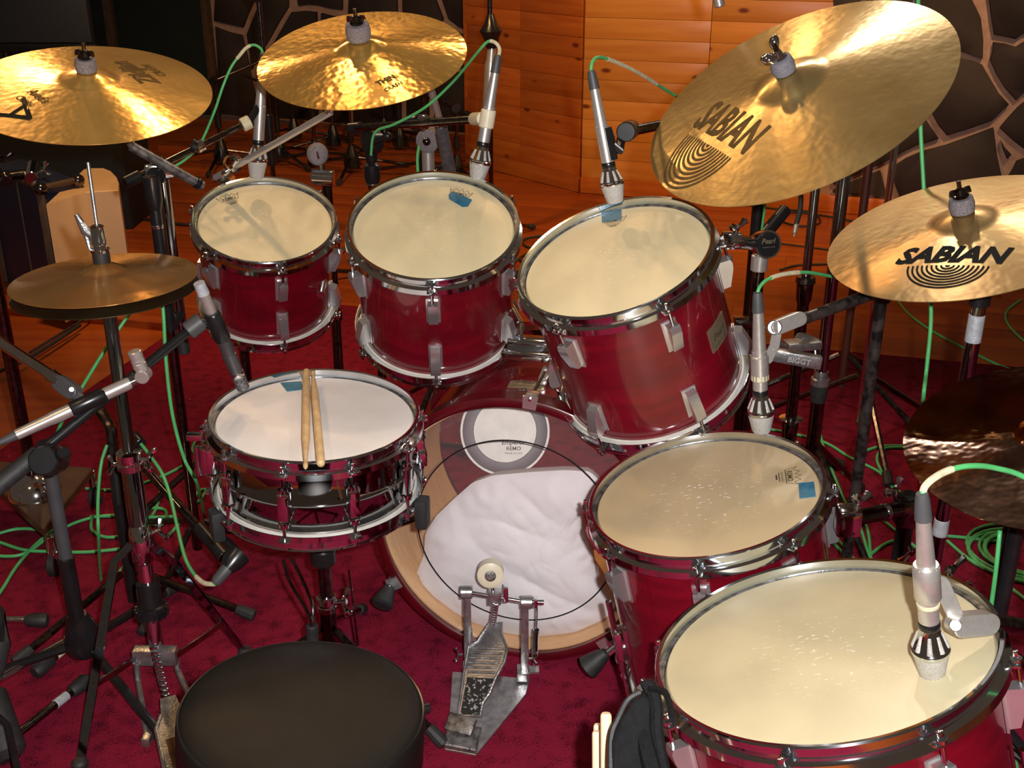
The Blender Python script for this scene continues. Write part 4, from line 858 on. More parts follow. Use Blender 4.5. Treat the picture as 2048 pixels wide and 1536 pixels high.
# leaning cymbal arm and stand with round disc behind the middle tom
b6 = onY(857, 340, 2.95); s6_ = thing('cymbal_stand', 'grey post with a round felt disc and leaning tube behind the middle rack tom', BWS, (b6.x, b6.y, 0))
rod(s6_, 'post', NICK, (b6.x, b6.y, .05), (b6.x, b6.y, onY(854, 296, 2.95).z), .0165, n=20); tripod(s6_, b6.x, b6.y, .2, .3, 10, CHD)
dc = onY(854, 281, 2.93); MB().prof(dc+V((0, -.012, 0)), dc+V((.02, .06, 0)), [(0, .024), (.05, .031), (.9, .031), (1, .028)], 26).build('felt_disc', FELT, s6_); MB().ball(dc+V((0, -.014, 0)), .011, 14).build('disc_bolt', CHD, s6_)
rod(s6_, 'leaning_tube', DGM, P(901, 352, 2.90), P(881, 247, 2.75), .0165, .0155); rod(s6_, 'leaning_rod', NICK, P(882, 250, 2.75), P(858, 165, 2.65), .0085); MB().cyl(P(903, 355, 2.91), P(878, 335, 2.98), .01).build('clamp', CHD, s6_)
cable('short green cable hanging beside the grey post behind the middle tom', [P(838, 292, 2.9), P(835, 315, 2.9), P(836, 345, 2.9), P(840, 380, 2.9)], .004)
# tom mount pole with round cap at the right of the tilted tom
b7 = onY(1503, 700, 2.12); s7_ = thing('tom_stand', 'chrome pole with a round black cap joined to the tilted rack tom', 'stand', (b7.x, b7.y, 0))
jz = onY(1500, 487, 2.12); jz = V((b7.x, b7.y, jz.z)); rod(s7_, 'pole', CHD, (b7.x, b7.y, .04), jz, .0118, n=20); rod(s7_, 'sleeve', NICK, jz-V((0, 0, .022)), jz-V((0, 0, .055)), .0165, n=20)
cd_ = V((.25, -.93, .2)).normalized(); cap = MB().prof(jz-cd_*.02, jz+cd_*.03, [(0, .018), (.5, .026), (1, .0275)], 28).build('joint', CH, s7_)
cp = MB().prof(jz+cd_*.03, jz+cd_*.032, [(0, .024), (1, .023)], 28).build('round_cap', BLK, cap)
Mq = frame(jz+cd_*.0323, cd_, V((0, 0, 1))); mm = MB(); mm.add([Mq @ V((v.x*.03, v.y*.03+.002, 0)) for v in TP[0]], TP[1]); mm.add([Mq @ V((v.x*.026, v.y*.026-.006, 0)) for v in TPR[0]], TPR[1]); mm.build('cap_lettering', GOLD, cp)
rod(s7_, 'tom_arm', CH, jz-V((.01, 0, 0)), P(1450, 482, 1.98), .013, n=18); MB().box((.035, .03, .03), Matrix.Translation(P(1463, 480, 2.0)), .007).build('arm_clamp', CH, s7_); wing(s7_, P(1470, 468, 1.99), (.2, -.4, 1), .02)
MB().box((.04, .03, .02), Matrix.Translation((b7.x-.02, b7.y, onY(1497, 645, 2.12).z)), .004).build('lower_clamp', CHD, s7_); tripod(s7_, b7.x, b7.y, .18, .28, 70, CHD)
# ride cymbal stand
b8 = onY(1664, 560, 2.42); s8_ = thing('cymbal_stand', 'thick chrome cymbal stand right of the tilted tom, knurled grey collar at mid height', BWS, (b8.x, b8.y, 0))
z8 = onY(1640, 762, 2.42).z; t8 = V((b8.x, b8.y, onY(1690, 330, 2.42).z+.06)); rod(s8_, 'upper_tube', POLE, (b8.x, b8.y, z8), t8, .0140, n=24)
MB().prof((b8.x, b8.y, z8-.012), (b8.x, b8.y, z8+.026), [(0, .018), (.1, .0215), (.5, .0215), (.55, .017), (1, .016)], 24).build('collar', STEEL, s8_); MB().prof((b8.x, b8.y, z8-.052), (b8.x, b8.y, z8-.01), [(0, .0165), (.3, .019), (1, .021)], 24).build('rubber_sleeve', RUB, s8_)
rod(s8_, 'lower_tube', CHD, (b8.x, b8.y, .05), (b8.x, b8.y, z8-.04), .0165, n=20); tripod(s8_, b8.x, b8.y, .26, .33, 50, CHD)
G = K3 @ V((0, 0, z3(.006)-.03)); MB().cyl(t8+V((-.02, 0, 0)), t8+V((.02, 0, 0)), .02).build('tilter', CH, s8_); rod(s8_, 'boom_rod', CH, t8, G, .008); topper(s8_, K3, z3, 'chrome', mat('blue_grey_felt', (.22, .22, .26), .95, 0, (.15, .15, .18), 380, .5, 700), .019, .026)
# thin stand with cast clamp
b9 = onY(1607, 600, 2.36); s9_ = thing('cymbal_stand', 'thin chrome stand right of the round cap pole, cast clamp with raised lettering', BWS, (b9.x, b9.y, 0))
zc_ = onY(1612, 565, 2.36).z; t9 = V((b9.x, b9.y, onY(1627, 300, 2.36).z)); rod(s9_, 'upper_tube', POLE, (b9.x, b9.y, zc_), t9, .0098, n=20)
MB().prof((b9.x, b9.y, zc_-.05), (b9.x, b9.y, zc_+.014), [(0, .013), (.2, .017), (.75, .0185), (.8, .022), (1, .020)], 20).build('collar', CHD, s9_); rod(s9_, 'lower_tube', CHD, (b9.x, b9.y, .04), (b9.x, b9.y, zc_-.04), .013, n=20)
z9b = onY(1596, 838, 2.36).z; MB().prof((b9.x, b9.y, z9b-.05), (b9.x, b9.y, z9b), [(0, .017), (.8, .019), (1, .015)], 16).build('lower_sleeve', CHD, s9_); MB().lathe([(.013, 0), (.026, 0), (.027, .002), (.013, .004)], 24, Matrix.Translation((b9.x, b9.y, z9b))).build('ring', CH, s9_); tripod(s9_, b9.x, b9.y, .18, .28, 30, CHD)
pk = P(1590, 716, 2.26); MK = Matrix.Translation(pk) @ Matrix.Rotation(math.radians(8), 4, 'Y') @ RZ(-8)
ck = MB().box((.105, .024, .026), MK, .004).build('cast_clamp', STEEL, s9_); TG = text_tris('BIGGT', .02); mm = MB(); Mt_ = MK @ Matrix.Translation((.008, -.0127, -.006)) @ Matrix.Rotation(PI/2, 4, 'X'); mm.add([Mt_ @ V((v.x*.045, v.y*.045, 0)) for v in TG[0]], TG[1]); mm.build('raised_lettering', mat('bright_edge', (.7, .7, .7), .4, .6), ck)
MB().box((.075, .036, .018), Matrix.Translation(P(1604, 689, 2.33)) @ RZ(12), .004).cyl(P(1570, 694, 2.3), P(1553, 684, 2.28), .005).build('clamp_jaw', STEEL, s9_); MB().cyl(P(1630, 700, 2.33), P(1634, 735, 2.33), .010).build('clamp_bolt', CHD, s9_)
MB().prof(P(1596, 676, 2.34), P(1632, 690, 2.36), [(0, .012), (.2, .015), (1, .015)], 14).build('clamp_knuckle', STEEL, s9_)
# arm with bracket holding the fourth tom microphone
b10 = onY(1729, 850, 2.05); s10 = thing('microphone_stand', 'worn black tube stand crossing the carpet below the lettered cymbal, boom to the taped microphone', 'microphone stand', (b10.x, b10.y, 0))
t10 = V((b10.x, b10.y, onY(1757, 590, 2.05).z)); rod(s10, 'pole', WORN, (b10.x, b10.y, .03), t10, .0115, n=20); tripod(s10, b10.x, b10.y, .1, .28, 15, WORN, .008)
bma, bmb = P(1800, 568, 2.02), P(1600, 640, 1.92); rod(s10, 'boom_tube', WORN, bma, bmb, .0105, n=18); MB().box((.03, .03, .04), Matrix.Translation(t10+V((0, 0, .005))), .008).build('clutch', BLK, s10)
def paddle(a, b, r, th, mt, name, par, nrm):
    a = V(a); b = V(b); u = (b-a).normalized(); nn = V(nrm); nn = (nn-u*nn.dot(u)).normalized(); v_ = nn.cross(u); Mx = Matrix((u, v_, nn)).transposed().to_4x4(); Mx.translation = a-nn*th/2; L_ = (b-a).length
    pl = [(r*math.cos(PI/2+PI*i/8), r*math.sin(PI/2+PI*i/8)) for i in range(9)]+[(L_+r*math.cos(-PI/2+PI*i/8), r*math.sin(-PI/2+PI*i/8)) for i in range(9)]
    return MB().prism(pl, th, Mx, .0015).build(name, mt, par)
fwd = V((0, -1, .3))
paddle(P(1552, 655, 1.905), P(1595, 638, 1.915), .0125, .022, NICK, 'hinge_plate', s10, fwd); MB().cyl(P(1549, 655, 1.895), P(1549, 655, 1.93), .0125, n=20).build('hinge_pin', BLK, s10)
ar = paddle(P(1553, 668, 1.905), P(1549, 692, 1.90), .0085, .004, NICK, 'bracket_arm', s10, fwd); paddle(P(1549, 692, 1.90), P(1536, 718, 1.895), .0085, .004, NICK, 'bracket_arm', s10, fwd)
clip_box(s10, at4(.47), d4, .0130, NICK, .032); MB().cyl(at4(.385), at4(.425), .0155).build('clip_tape', TAPEC, s10)
# stand of the lettered cymbal
b11 = onY(1944, 690, 1.88); s11 = thing('cymbal_stand', 'chrome stand wrapped with silver tape under the lettered cymbal', BWS, (b11.x, b11.y, 0))
t11 = V((b11.x, b11.y, onY(1962, 600, 1.88).z)); rod(s11, 'pole', POLE, (b11.x, b11.y, .04), t11, .0130, n=24)
for pa_, pb_, nm in (((1955, 628), (1943, 684), 'tape'), ((1892, 1037), (1890, 1070), 'tape')):
    MB().cyl((b11.x, b11.y, onY(*pa_, 1.88).z), (b11.x, b11.y, onY(*pb_, 1.88).z), .0142, n=20).build('silver_tape', TAPEG, s11)
G = K4 @ V((0, 0, z4(.006)-.03)); MB().cyl(t11+V((0, 0, -.01)), t11+V((0, 0, .02)), .018).build('tilter', BLK, s11); rod(s11, 'boom_rod', CHD, t11, G, .008); topper(s11, K4, z4, 'dark', FELT, .0195, .026); tripod(s11, b11.x, b11.y, .22, .3, 95, CHD)
# stand of the dark cymbal
G = K5 @ V((0, 0, z5(.006)-.03)); gx, gy = G.x+.02, G.y+.09; s12 = thing('cymbal_stand', 'black cymbal stand under the dark brown cymbal at the right edge', BWS, (gx, gy, 0))
rod(s12, 'pole', BLK, (gx, gy, .03), (gx, gy, .66), .012, n=18); rod(s12, 'tilter_rod', CHD, (gx, gy, .65), G, .006); topper(s12, K5, z5, 'dark'); tripod(s12, gx, gy, .2, .27, 75, BLK)
bx = onY(2006, 1130, 1.62); s13 = thing('microphone_stand', 'black pole in front of the coiled green cables at the right', 'microphone stand', (bx.x, bx.y, 0)); rod(s13, 'pole', BLK, (bx.x, bx.y, .02), (bx.x, bx.y, .62), .0115); tripod(s13, bx.x, bx.y, .09, .25, 85, BLK, .008)
MB().cyl((bx.x, bx.y, .60), P(2110, 1262, 1.42), .010).build('boom_tube', BLK, s13)
# boom and clip of the nearest microphone
rod(s13, 'boom_arm', CHD, P(1974, 1244, 1.36), P(2112, 1262, 1.42), .0105, n=18)
paddle(P(1918, 1250, 1.345), P(1972, 1245, 1.355), .0135, .020, NICK, 'hinge_plate', s13, fwd); MB().cyl(P(1911, 1251, 1.325), P(1911, 1251, 1.36), .007).build('hinge_screw', CHD, s13)
paddle(P(1912, 1235, 1.35), P(1884, 1168, 1.345), .0095, .004, NICK, 'bracket_arm', s13, fwd); clip_box(s13, at5(.53), d5, .0130, NICK, .034); MB().cyl(at5(.60), at5(.618), .0150).build('clip_tape', TAPEC, s13); MB().cyl(at5(.40), at5(.418), .0133).build('clip_tape', TAPEC, s13)
MB().cyl(P(1880, 1155, 1.36), P(1855, 1175, 1.35), .006).build('clip_neck', NICK, s13); wing(s13, P(1898, 1150, 1.37), (.2, -.3, 1), .018, CHD)
# floor tom mount
s14 = thing('floor_tom_mount', 'chrome arm fixing the smaller floor tom to a post at the right', 'drum hardware', P(1750, 1030, 1.75))
rod(s14, 'arm', CHD, P(1700, 1038, 1.74), P(1800, 1018, 1.78), .0125, n=18); MB().cyl(P(1764, 1026, 1.765), P(1772, 1024, 1.77), .0145).build('ring', CH, s14); MB().box((.035, .035, .045), Matrix.Translation(P(1696, 1040, 1.735)), .006).build('tom_bracket', CH, s14); wing(s14, P(1712, 1020, 1.73), (.3, 0, 1), .022)
q_ = P(1815, 1020, 1.79); rod(s14, 'post', BLK, (q_.x, q_.y, .0), (q_.x, q_.y, q_.z+.03), .0135, n=18); MB().box((.04, .04, .05), Matrix.Translation(q_), .008).build('clamp', CHD, s14); wing(s14, q_+V((-.02, 0, .02)), (-.3, 0, 1), .022); wing(s14, P(1820, 1095, 1.76), (-.2, -1, 0), .022)
# floor tom legs
def tleg(t, M, az, r, zt_, zb):
    p = M @ RZ(az) @ V((r+.012, 0, zt_)); q = M @ RZ(az) @ V((r+.012, 0, zb)); k_ = p.lerp(q, (p.z-.012)/(p.z-q.z))
    l = MB().tube([p, k_], .0052, 10).build('leg', CH, t); MB().box((.024, .028, .06), M @ RZ(az) @ Matrix.Translation((r+.006, 0, -.25)), .006).build('leg_bracket', CH, t); MB().prof(k_+V((0, 0, .02)), k_-V((0, 0, .010)), [(0, .007), (.2, .012), (1, .013)], 12).build('rubber_foot', RUB, l)
for az in (-172, -52, 68): tleg(F1, N1, az, .18, -.16, -.60)
for az in (-140, -20, 100): tleg(F2, N2, az, .206, -.16, -.62)
# --- snare microphone and its stand
a_, b_ = P(487, 777, 2.03), P(398, 566, 1.90); dd = (b_-a_); sm = thing('microphone', 'dark grey slim microphone aimed at the snare drum rim from the hi-hat', 'microphone', a_)
f = lambda k: a_+dd*k
MB().prof(f(0), f(.13), [(0, .009), (.05, .0115), (1, .0120)], 24).build('grille', mat('ribbed_dark_steel', (.30, .30, .32), .35, .8, (.05, .05, .06), 220, .8), sm); MB().prof(f(.13), f(.17), [(0, .0125), (.5, .0135), (1, .0125)], 24).build('band', CH, sm)
MB().prof(f(.17), f(.74), [(0, .0118), (.3, .0130), (.31, .0118), (.95, .0115), (1, .0100)], 24).build('body', mat('dark_grey_metal', (.13, .13, .14), .3, .7), sm); MB().prof(f(.74), f(.90), [(0, .0098), (1, .0096)], 20).build('connector', NICK, sm); MB().prof(f(.90), f(1.0), [(0, .0105), (1, .0098)], 20).build('pale_tape', TAPEG, sm)
b15 = onY(134, 1130, 1.86); s15 = thing('microphone_stand', 'black microphone stand with a pear shaped cast base, its boom reaching to the snare', 'microphone stand', (b15.x, b15.y, 0))
b15 = V((b15.x, b15.y, 0)); zk = onY(105, 905, 1.86).z
rod(s15, 'lower_tube', BLK, b15+V((0, 0, .10)), b15+V((0, 0, .30)), .0155, n=20); rod(s15, 'upper_tube', BOOT, b15+V((0, 0, .29)), b15+V((0, 0, zk)), .0130, n=20)
MB().prof(b15+V((0, .02, .075)), b15+V((0, .004, .165)), [(0, .034), (.1, .038), (.35, .038), (.8, .025), (1, .018)], 30).build('cast_base', BLK, s15)
tripod(s15, b15.x, b15.y+.02, .085, .31, 195, BLK, .0095, rise=0)
bo_a, bo_b = P(-20, 985, 1.78), P(392, 650, 1.97); rod(s15, 'boom_tube', BLK, bo_a, bo_b, .0085, n=16); MB().cyl(bo_a, bo_a.lerp(bo_b, .22), .0145, n=18).build('counterweight', RUB, s15)
ck_ = P(97, 915, 1.84); MB().cyl(P(85, 922, 1.80), P(112, 918, 1.88), .024, n=22).box((.03, .03, .06), Matrix.Translation(ck_), .01).build('clutch', BLK, s15); knob(s15, P(108, 918, 1.83), P(130, 904, 1.80), .011); MB().cyl(P(375, 663, 1.95), P(405, 640, 1.955), .0165, n=18).build('swivel', BOOT, s15)
clip_box(s15, f(.60), dd.normalized(), .0122, BLK, .04); MB().cyl(P(400, 645, 1.955), f(.60), .008).build('mic_clip_arm', BLK, s15)
# --- hi-hat microphone
ha, hb2 = P(28, 872, 1.80), P(272, 760, 1.87); hm_ = thing('microphone', 'slim silver microphone below the hi-hat with a small side pointing capsule', 'microphone', ha)
g = lambda k: ha+(hb2-ha)*k
MB().prof(g(-.12), g(.02), [(0, .005), (1, .0085)], 16).build('cable_boot', BOOT, hm_); MB().prof(g(.02), g(.97), [(0, .0088), (.28, .0098), (.3, .0108), (.95, .0108), (1, .009)], 24).build('body', NICK, hm_)
MB().prof(g(.95), g(1.0), [(0, .012), (1, .012)], 16).build('end_ring', CH, hm_); cc_ = P(287, 750, 1.86); MB().cyl(cc_+V((0, -.012, 0)), cc_+V((0, .012, 0)), .0118, n=22).build('swivel', NICK, hm_)
MB().prof(cc_, P(268, 702, 1.84), [(0, .009), (.3, .0105), (.32, .0115), (.5, .0115), (.52, .0105), (.62, .0115), (.65, .0105), (.8, .0115), (.97, .0115), (1, .010)], 22).build('capsule', NICK, hm_)
b16 = V((-1.62, 1.98, 0)); s16 = thing('microphone_stand', 'bright chrome boom reaching in from the left edge to the hi-hat microphone', 'microphone stand', b16)
ba_, bb_ = P(-250, 520, 2.02), P(112, 758, 1.86); rod(s16, 'boom_tube', CH, ba_, bb_, .0095, n=20); rod(s16, 'pole', CHD, b16, V((b16.x, b16.y, ba_.z+.0)), .012); tripod(s16, b16.x, b16.y, .12, .28, 60, CHD); rod(s16, 'boom_link', CHD, V((b16.x, b16.y, ba_.z)), ba_, .012)
MB().prof(P(100, 750, 1.865), P(122, 765, 1.857), [(0, .011), (.1, .0125), (1, .0115)], 18).build('boom_collar', CH, s16); MB().cyl(P(104, 742, 1.86), P(114, 750, 1.86), .004).build('lock_screw', CH, s16)
paddle(P(122, 766, 1.855), P(146, 784, 1.845), .0125, .018, BOOT, 'swivel', s16, fwd); MB().cyl(P(143, 779, 1.82), P(143, 779, 1.86), .0045).build('swivel_screw', STEELD, s16)
clip_box(s16, g(.60), (hb2-ha).normalized(), .0112, BLK, .042); MB().cyl(P(150, 790, 1.845), g(.58), .009).build('clip_neck', BOOT, s16)
# --- tall dark boom stand on a brown wheeled base at the left
b17 = onY(62, 940, 2.45); b17 = V((b17.x, b17.y, 0)); s17 = thing('boom_stand', 'tall dark pole on a brown triangular wheeled base at the far left', 'stand', b17)
rod(s17, 'pole', CHD, b17+V((0, 0, .16)), b17+V((0, 0, 1.55)), .0155, n=20)
MB().lathe([(.064, 0), (.062, .012), (.05, .034), (.03, .05), (.014, .056), (.014, .085)], 36, Matrix.Translation(b17+V((0, 0, .118)))).build('chrome_dome', CH, s17)
tri = [atz(-90, 915, .12), atz(195, 925, .12), atz(100, 1075, .12)]; cc = sum(tri, V())/3; pl = []
for i in range(3):
    p, q = tri[i], tri[(i+1) % 3]; pl += [(p.lerp(cc, .04)+(q-p)*.06), p.lerp(q, .5).lerp(cc, .12)]
MB().prism([(p.x, p.y) for p in pl][::-1], .02, Matrix.Translation((0, 0, .10)), .004).build('base_plate', mat('brown_enamel', (.075, .035, .018), .35, 0, (.05, .022, .012), 12), s17)
for p in tri:
    p = p.lerp(cc, .12); k_ = MB().cyl((p.x, p.y, .105), (p.x, p.y, .045), .010).box((.012, .03, .04), Matrix.Translation((p.x+.014, p.y, .05)), .003).build('caster', CH, s17); MB().cyl((p.x-.008, p.y, .030), (p.x+.012, p.y, .030), .029, n=20).build('caster_wheel', RUB, k_)
# --- feet of another stand coming in from the left
s18 = thing('floor_stand_legs', 'three taped tube legs with rubber feet lying on the carpet at the lower left', 'stand', atz(-60, 1420))
for a_, b_, tpd in (((-60, 1240), (62, 1240), None), ((150, 1280), (95, 1325), CREAM), ((20, 1480), (150, 1378), TAPEG)):
    A_, B_ = atz(*a_, .03), atz(*b_, .022); l = MB().cyl(A_, B_, .0085, n=14).build('leg', CH if a_[0] < 0 else CHD, s18); d_ = (B_-A_).normalized(); MB().prof(B_-d_*.012, B_+d_*.035, [(0, .010), (.1, .0135), (.8, .0165), (1, .013)], 14).build('rubber_foot', RUB, l)
    if tpd: MB().cyl(B_-d_*.055, B_-d_*.022, .0096).build('tape', tpd, l)
MB().tube([atz(-40, 1300, .3), atz(-12, 1230, .27), atz(-2, 1290, .25), atz(-18, 1350, .2)], .02, 12).build('black_handle', RUB, s18)
MB().prof(atz(-30, 1380, .12), atz(20, 1520, .03), [(0, .02), (.1, .034), (.9, .034), (1, .02)], 16).build('hub', RUB, s18); MB().tube([atz(-20, 1420, .12), atz(15, 1450, .12), atz(40, 1560, .10)], .006, 8).build('bail', BLK, s18)
for a_, b_ in (((5, 1352), (125, 1288)),): MB().cyl(atz(-40, 1380, .05), atz(128, 1285, .06), .0088).build('leg', CH, s18)
# --- third low stand near the snare: boom tube running down right behind the hi-hat
s19 = thing('microphone_stand', 'aged chrome boom leaning from the hi-hat pole down to the snare edge', 'microphone stand', atz(430, 1110))
rod(s19, 'boom_tube', CHD, P(265, 905, 2.35), P(400, 1060, 2.28), .010); rod(s19, 'grip', BLK, P(398, 1055, 2.28), P(450, 1115, 2.22), .014)
MB().tube(spline([P(192, 812, 2.42), P(210, 835, 2.41), P(222, 860, 2.4), P(226, 910, 2.4)], 5), .012, 10).build('elbow', CHD, s19); rod(s19, 'post', BLK, P(226, 905, 2.4), P(238, 1010, 2.42), .013); MB().cyl(P(268, 872, 2.36), P(282, 888, 2.34), .012).build('knob', BLK, s19)
rod(s19, 'lower_post', BLK, P(238, 1005, 2.42), V((P(238, 1005, 2.42).x, P(238, 1005, 2.42).y, .02)), .013); q = P(238, 1005, 2.42); tripod(s19, q.x, q.y, .10, .27, -10, CHD, .0085)
# small black connector below the snare
sc_ = thing('microphone', 'small black microphone pointing at the bottom of the snare by the rubber grip', 'microphone', P(455, 1130, 1.98)); MB().prof(P(478, 1108, 1.99), P(452, 1140, 1.97), [(0, .022), (.5, .020), (1, .012)], 18).build('head', BLK, sc_); MB().prof(P(455, 1136, 1.97), P(428, 1168, 1.96), [(0, .0115), (.8, .010), (1, .006)], 16).build('connector', BOOT, sc_)
MB().cyl(P(478, 1108, 1.99), P(450, 1080, 2.02), .008).build('clip', BLK, sc_)
#@@P4
# ------------------------------------------------------------------ sticks, bag, far things, cables
def stick(label, a, b, tip_at_b, group=None, mt=WOODS, r=.0072):
    pr = [(0, .002), (.01, r*.85), (.025, r), (.72, r), (.93, r*.42), (.945, r*.42), (.965, r*.60), (.985, r*.52), (1, .001)]
    if not tip_at_b: pr = [(1-t, q) for t, q in pr][::-1]
    m = MB().prof(a, b, pr, 18); return solo('drumstick', m, mt, label, 'drumstick', None, group)
def onrim(x, y, z=.009): return MS @ loc_at(MS, x, y, z)
stick('left drumstick on the snare drum, its tip over the near rim', onrim(613, 741), onrim(611, 938), True)
stick('right drumstick on the snare drum, its butt end over the near rim', onrim(626, 742), onrim(642, 930), False)
for lab, (x, y, Z), r in (('thick pale drumstick standing at the bottom edge, tallest of its bunch', (1212, 1426, 1.34), .0068), ('pale drumstick behind the tallest one at the bottom edge', (1196, 1448, 1.40), .0058), ('pale drumstick tip lowest in the bunch at the bottom edge', (1194, 1462, 1.385), .0062)):
    a = P(x, y, Z); b = V((a.x+.002, a.y-.13, a.z-.33)); MB0 = MB().prof(a, b, [(0, r*.72), (.006, r*.95), (.014, r), (.9, r), (1, r*.5)], 20)
    solo('drumstick', MB0, WOODN, lab, 'drumstick')
CLOTH = mat('black_nylon', (.004, .004, .0045), .8, 0, (.007, .007, .008), 130, .4, 600, Specular_IOR_Level=.2)
bg = thing('stick_bag', 'black nylon drumstick bag hanging from the largest floor tom, edge piping visible', 'bag', P(1280, 1440, 1.3))
def slab(pts, th, nrm, nm, mt):
    c = sum(pts, V())/len(pts); M = frame(c, nrm, V((0, 0, 1))); q = [M.inverted() @ p for p in pts]; return MB().prism([(p.x, p.y) for p in q], th, M, .003).build(nm, mt, bg)
sp_ = [P(x, y, Z) for x, y, Z in ((1282, 1384, 1.30), (1256, 1400, 1.30), (1236, 1438, 1.29), (1222, 1480, 1.28), (1222, 1700, 1.24), (1320, 1700, 1.22), (1300, 1450, 1.28), (1292, 1395, 1.30))]
nb_ = V((.1, -.75, .45)); slab(sp_, .006, nb_, 'front_panel', CLOTH)
MB().tube(spline(sp_[:4]+[P(1222, 1600, 1.25)], 6), .0035, 6).build('piping', RUB, bg)
MB().tube(spline([P(1286, 1378, 1.30), P(1300, 1375, 1.30), P(1312, 1410, 1.29), P(1314, 1470, 1.28), P(1330, 1560, 1.26)], 6), [.008]*25, 8).tube(spline([P(1300, 1385, 1.31), P(1296, 1420, 1.30), P(1288, 1470, 1.28), P(1310, 1560, 1.25)], 6), .010, 8).build('folded_edge', CLOTH, bg)
slab([P(1284, 1400, 1.315), P(1300, 1400, 1.315), P(1316, 1700, 1.26), P(1262, 1700, 1.26)], .004, nb_, 'inner_lining', mat('brown_lining', (.05, .03, .018), .7))
MB().tube(spline([P(1292, 1378, 1.30), P(1330, 1385, 1.27), P(1345, 1440, 1.22)], 5), .004, 6).build('hook_strap', CLOTH, bg)
# flight case and beige block behind the hi-hat
zt_ = .47; cA, cB, cD = atz(80, 374, zt_+.02), atz(155, 357, zt_+.02), atz(-30, 330, zt_+.02); cE = cB+(cD-cA)
fc = thing('flight_case', 'dark blue flight case with metal edges behind the hi-hat at the left', 'case', V((cA.x, cA.y, 0)))
MB().prism([(p.x, p.y) for p in (cA, cB, cE, cD)], zt_+.015, Matrix.Translation((0, 0, 0))).build('body', FCASE, fc)
for p in (cA, cB, cD): MB().box((.028, .028, zt_+.02), Matrix.Translation((p.x, p.y, (zt_+.02)/2)), .004).build('corner_edge', BROWN, fc)
for p, q in ((cA, cB), (cA, cD)): rod(fc, 'rim_edge', BROWN, V((p.x, p.y, zt_+.015)), V((q.x, q.y, zt_+.015)), .012)
for p in (cA, cB, cD): MB().ball((p.x, p.y, zt_+.012), .026, 14).build('corner_ball', CHD, fc)
rod(fc, 'mid_strip', BROWN, cA.lerp(cD, .42)*1+V((0, 0, -.02)), V((cA.lerp(cD, .42).x, cA.lerp(cD, .42).y, .02)), .005)
pz = zt_+.045
hc = thing('chrome_clamp', 'chrome hardware clamp lying on top of the blue flight case', 'hardware', atz(40, 352, pz)); MB().cyl(atz(18, 352, pz), atz(70, 345, pz), .018).build('tube', CHD, hc); MB().cyl(atz(62, 356, pz), atz(66, 332, pz+.01), .024).build('ring', CH, hc); wing(hc, atz(80, 345, pz), (1, 0, .5), .03)
hc = thing('chrome_clamp', 'second chrome fitting at the left edge on the blue flight case', 'hardware', atz(5, 345, pz)); MB().cyl(atz(-10, 340, pz), atz(14, 362, pz), .02).build('tube', CHD, hc); MB().ball(atz(8, 352, pz+.01), .024).build('joint', CHD, hc); wing(hc, atz(12, 325, pz+.04), (0, 0, 1), .03, CHD)
zb_ = .455; bl = [(168, 338), (185, 336), (207, 336), (222, 342), (233, 353), (238, 366), (237, 380), (172, 384), (92, 409)]; bl = [atz(x, y, zb_) for x, y in bl]
solo('block', MB().prism([(p.x, p.y) for p in bl][::-1], zb_, None, .004), BEIGE, 'beige block with a rounded corner standing beside the blue case', 'box', ang=30)
c_ = atz(40, 330, 0); q = onY(60, 300, 5.0)
solo('speaker_cabinet', MB().box((1.0, .4, .55), Matrix.Translation((-2.35, 5.55, .275)), .01), mat('black_laminate', (.004, .004, .005), .8), 'black cabinet in the dark behind the blue case', 'cabinet')
q0, q1 = onY(-60, -80, 6.5), onY(187, 84, 6.5); pw = q1.x-q0.x
gp = thing('screen', 'large dark grey screen above the left crash cymbal', 'screen', V(((q0.x+q1.x)/2, 6.5, 0))); MB().box((pw, .06, q0.z-q1.z), Matrix.Translation(((q0.x+q1.x)/2, 6.5, (q0.z+q1.z)/2)), .004).build('panel', mat('dark_screen', (.022, .024, .033), .6), gp)
MB().box((pw+.03, .05, .05), Matrix.Translation(((q0.x+q1.x)/2, 6.5, q1.z-.03)), .006).build('lower_frame', BLK, gp)
for s_ in (-1, 1): rod(gp, 'post', BLK, ((q0.x+q1.x)/2+s_*pw*.35, 6.54, 0), ((q0.x+q1.x)/2+s_*pw*.35, 6.54, q1.z), .03)
# far cluster of microphone stands
def far_stand(x, y, h, rot, boom, L_, label, grp, mt=BLK):
    t = thing('microphone_stand', label, 'microphone stand', (x, y, 0), grp)
    rod(t, 'pole', CHD, (x, y, .1), (x, y, h), .010); MB().prof((x, y, .03), (x, y, .16), [(0, .045), (.2, .05), (.6, .035), (1, .018)], 14).build('base', mt, t)
    tripod(t, x, y, .09, .34, rot, CHD, .0095); d = V((math.cos(boom), math.sin(boom), .35)).normalized(); c = V((x, y, h))
    MB().cyl(c-V((0, .025, 0)), c+V((0, .025, 0)), .026).build('clutch', mt, t); rod(t, 'boom_tube', CHD, c-d*L_*.35, c+d*L_, .008); MB().cyl(c-d*L_*.35, c-d*L_*.22, .017).build('counterweight', mt, t)
    rod(t, 'grip', mt, (x, y, h*.45), (x, y, h*.62), .019)
FLS = ['black microphone stand in the far row, second from the left near the slate wall', 'dark stand in the far row, seen right above the grey felt ball', 'taller dark stand in the far row, just right of the grey felt ball', 'low dark stand in the far row left of the horizontal boom', 'dark stand in the far row under the right half of the gold crash', 'dark stand in the far row right of the round felt disc', 'rightmost dark stand of the far row, beside the microphone over the middle tom', 'leftmost dark stand of the far row, left of the leftmost tom microphone', 'dark stand in the far row directly behind the leftmost tom microphone', 'hindmost dark stand of the far row behind the horizontal boom']
FG = 'black stands crowded behind the rack toms'
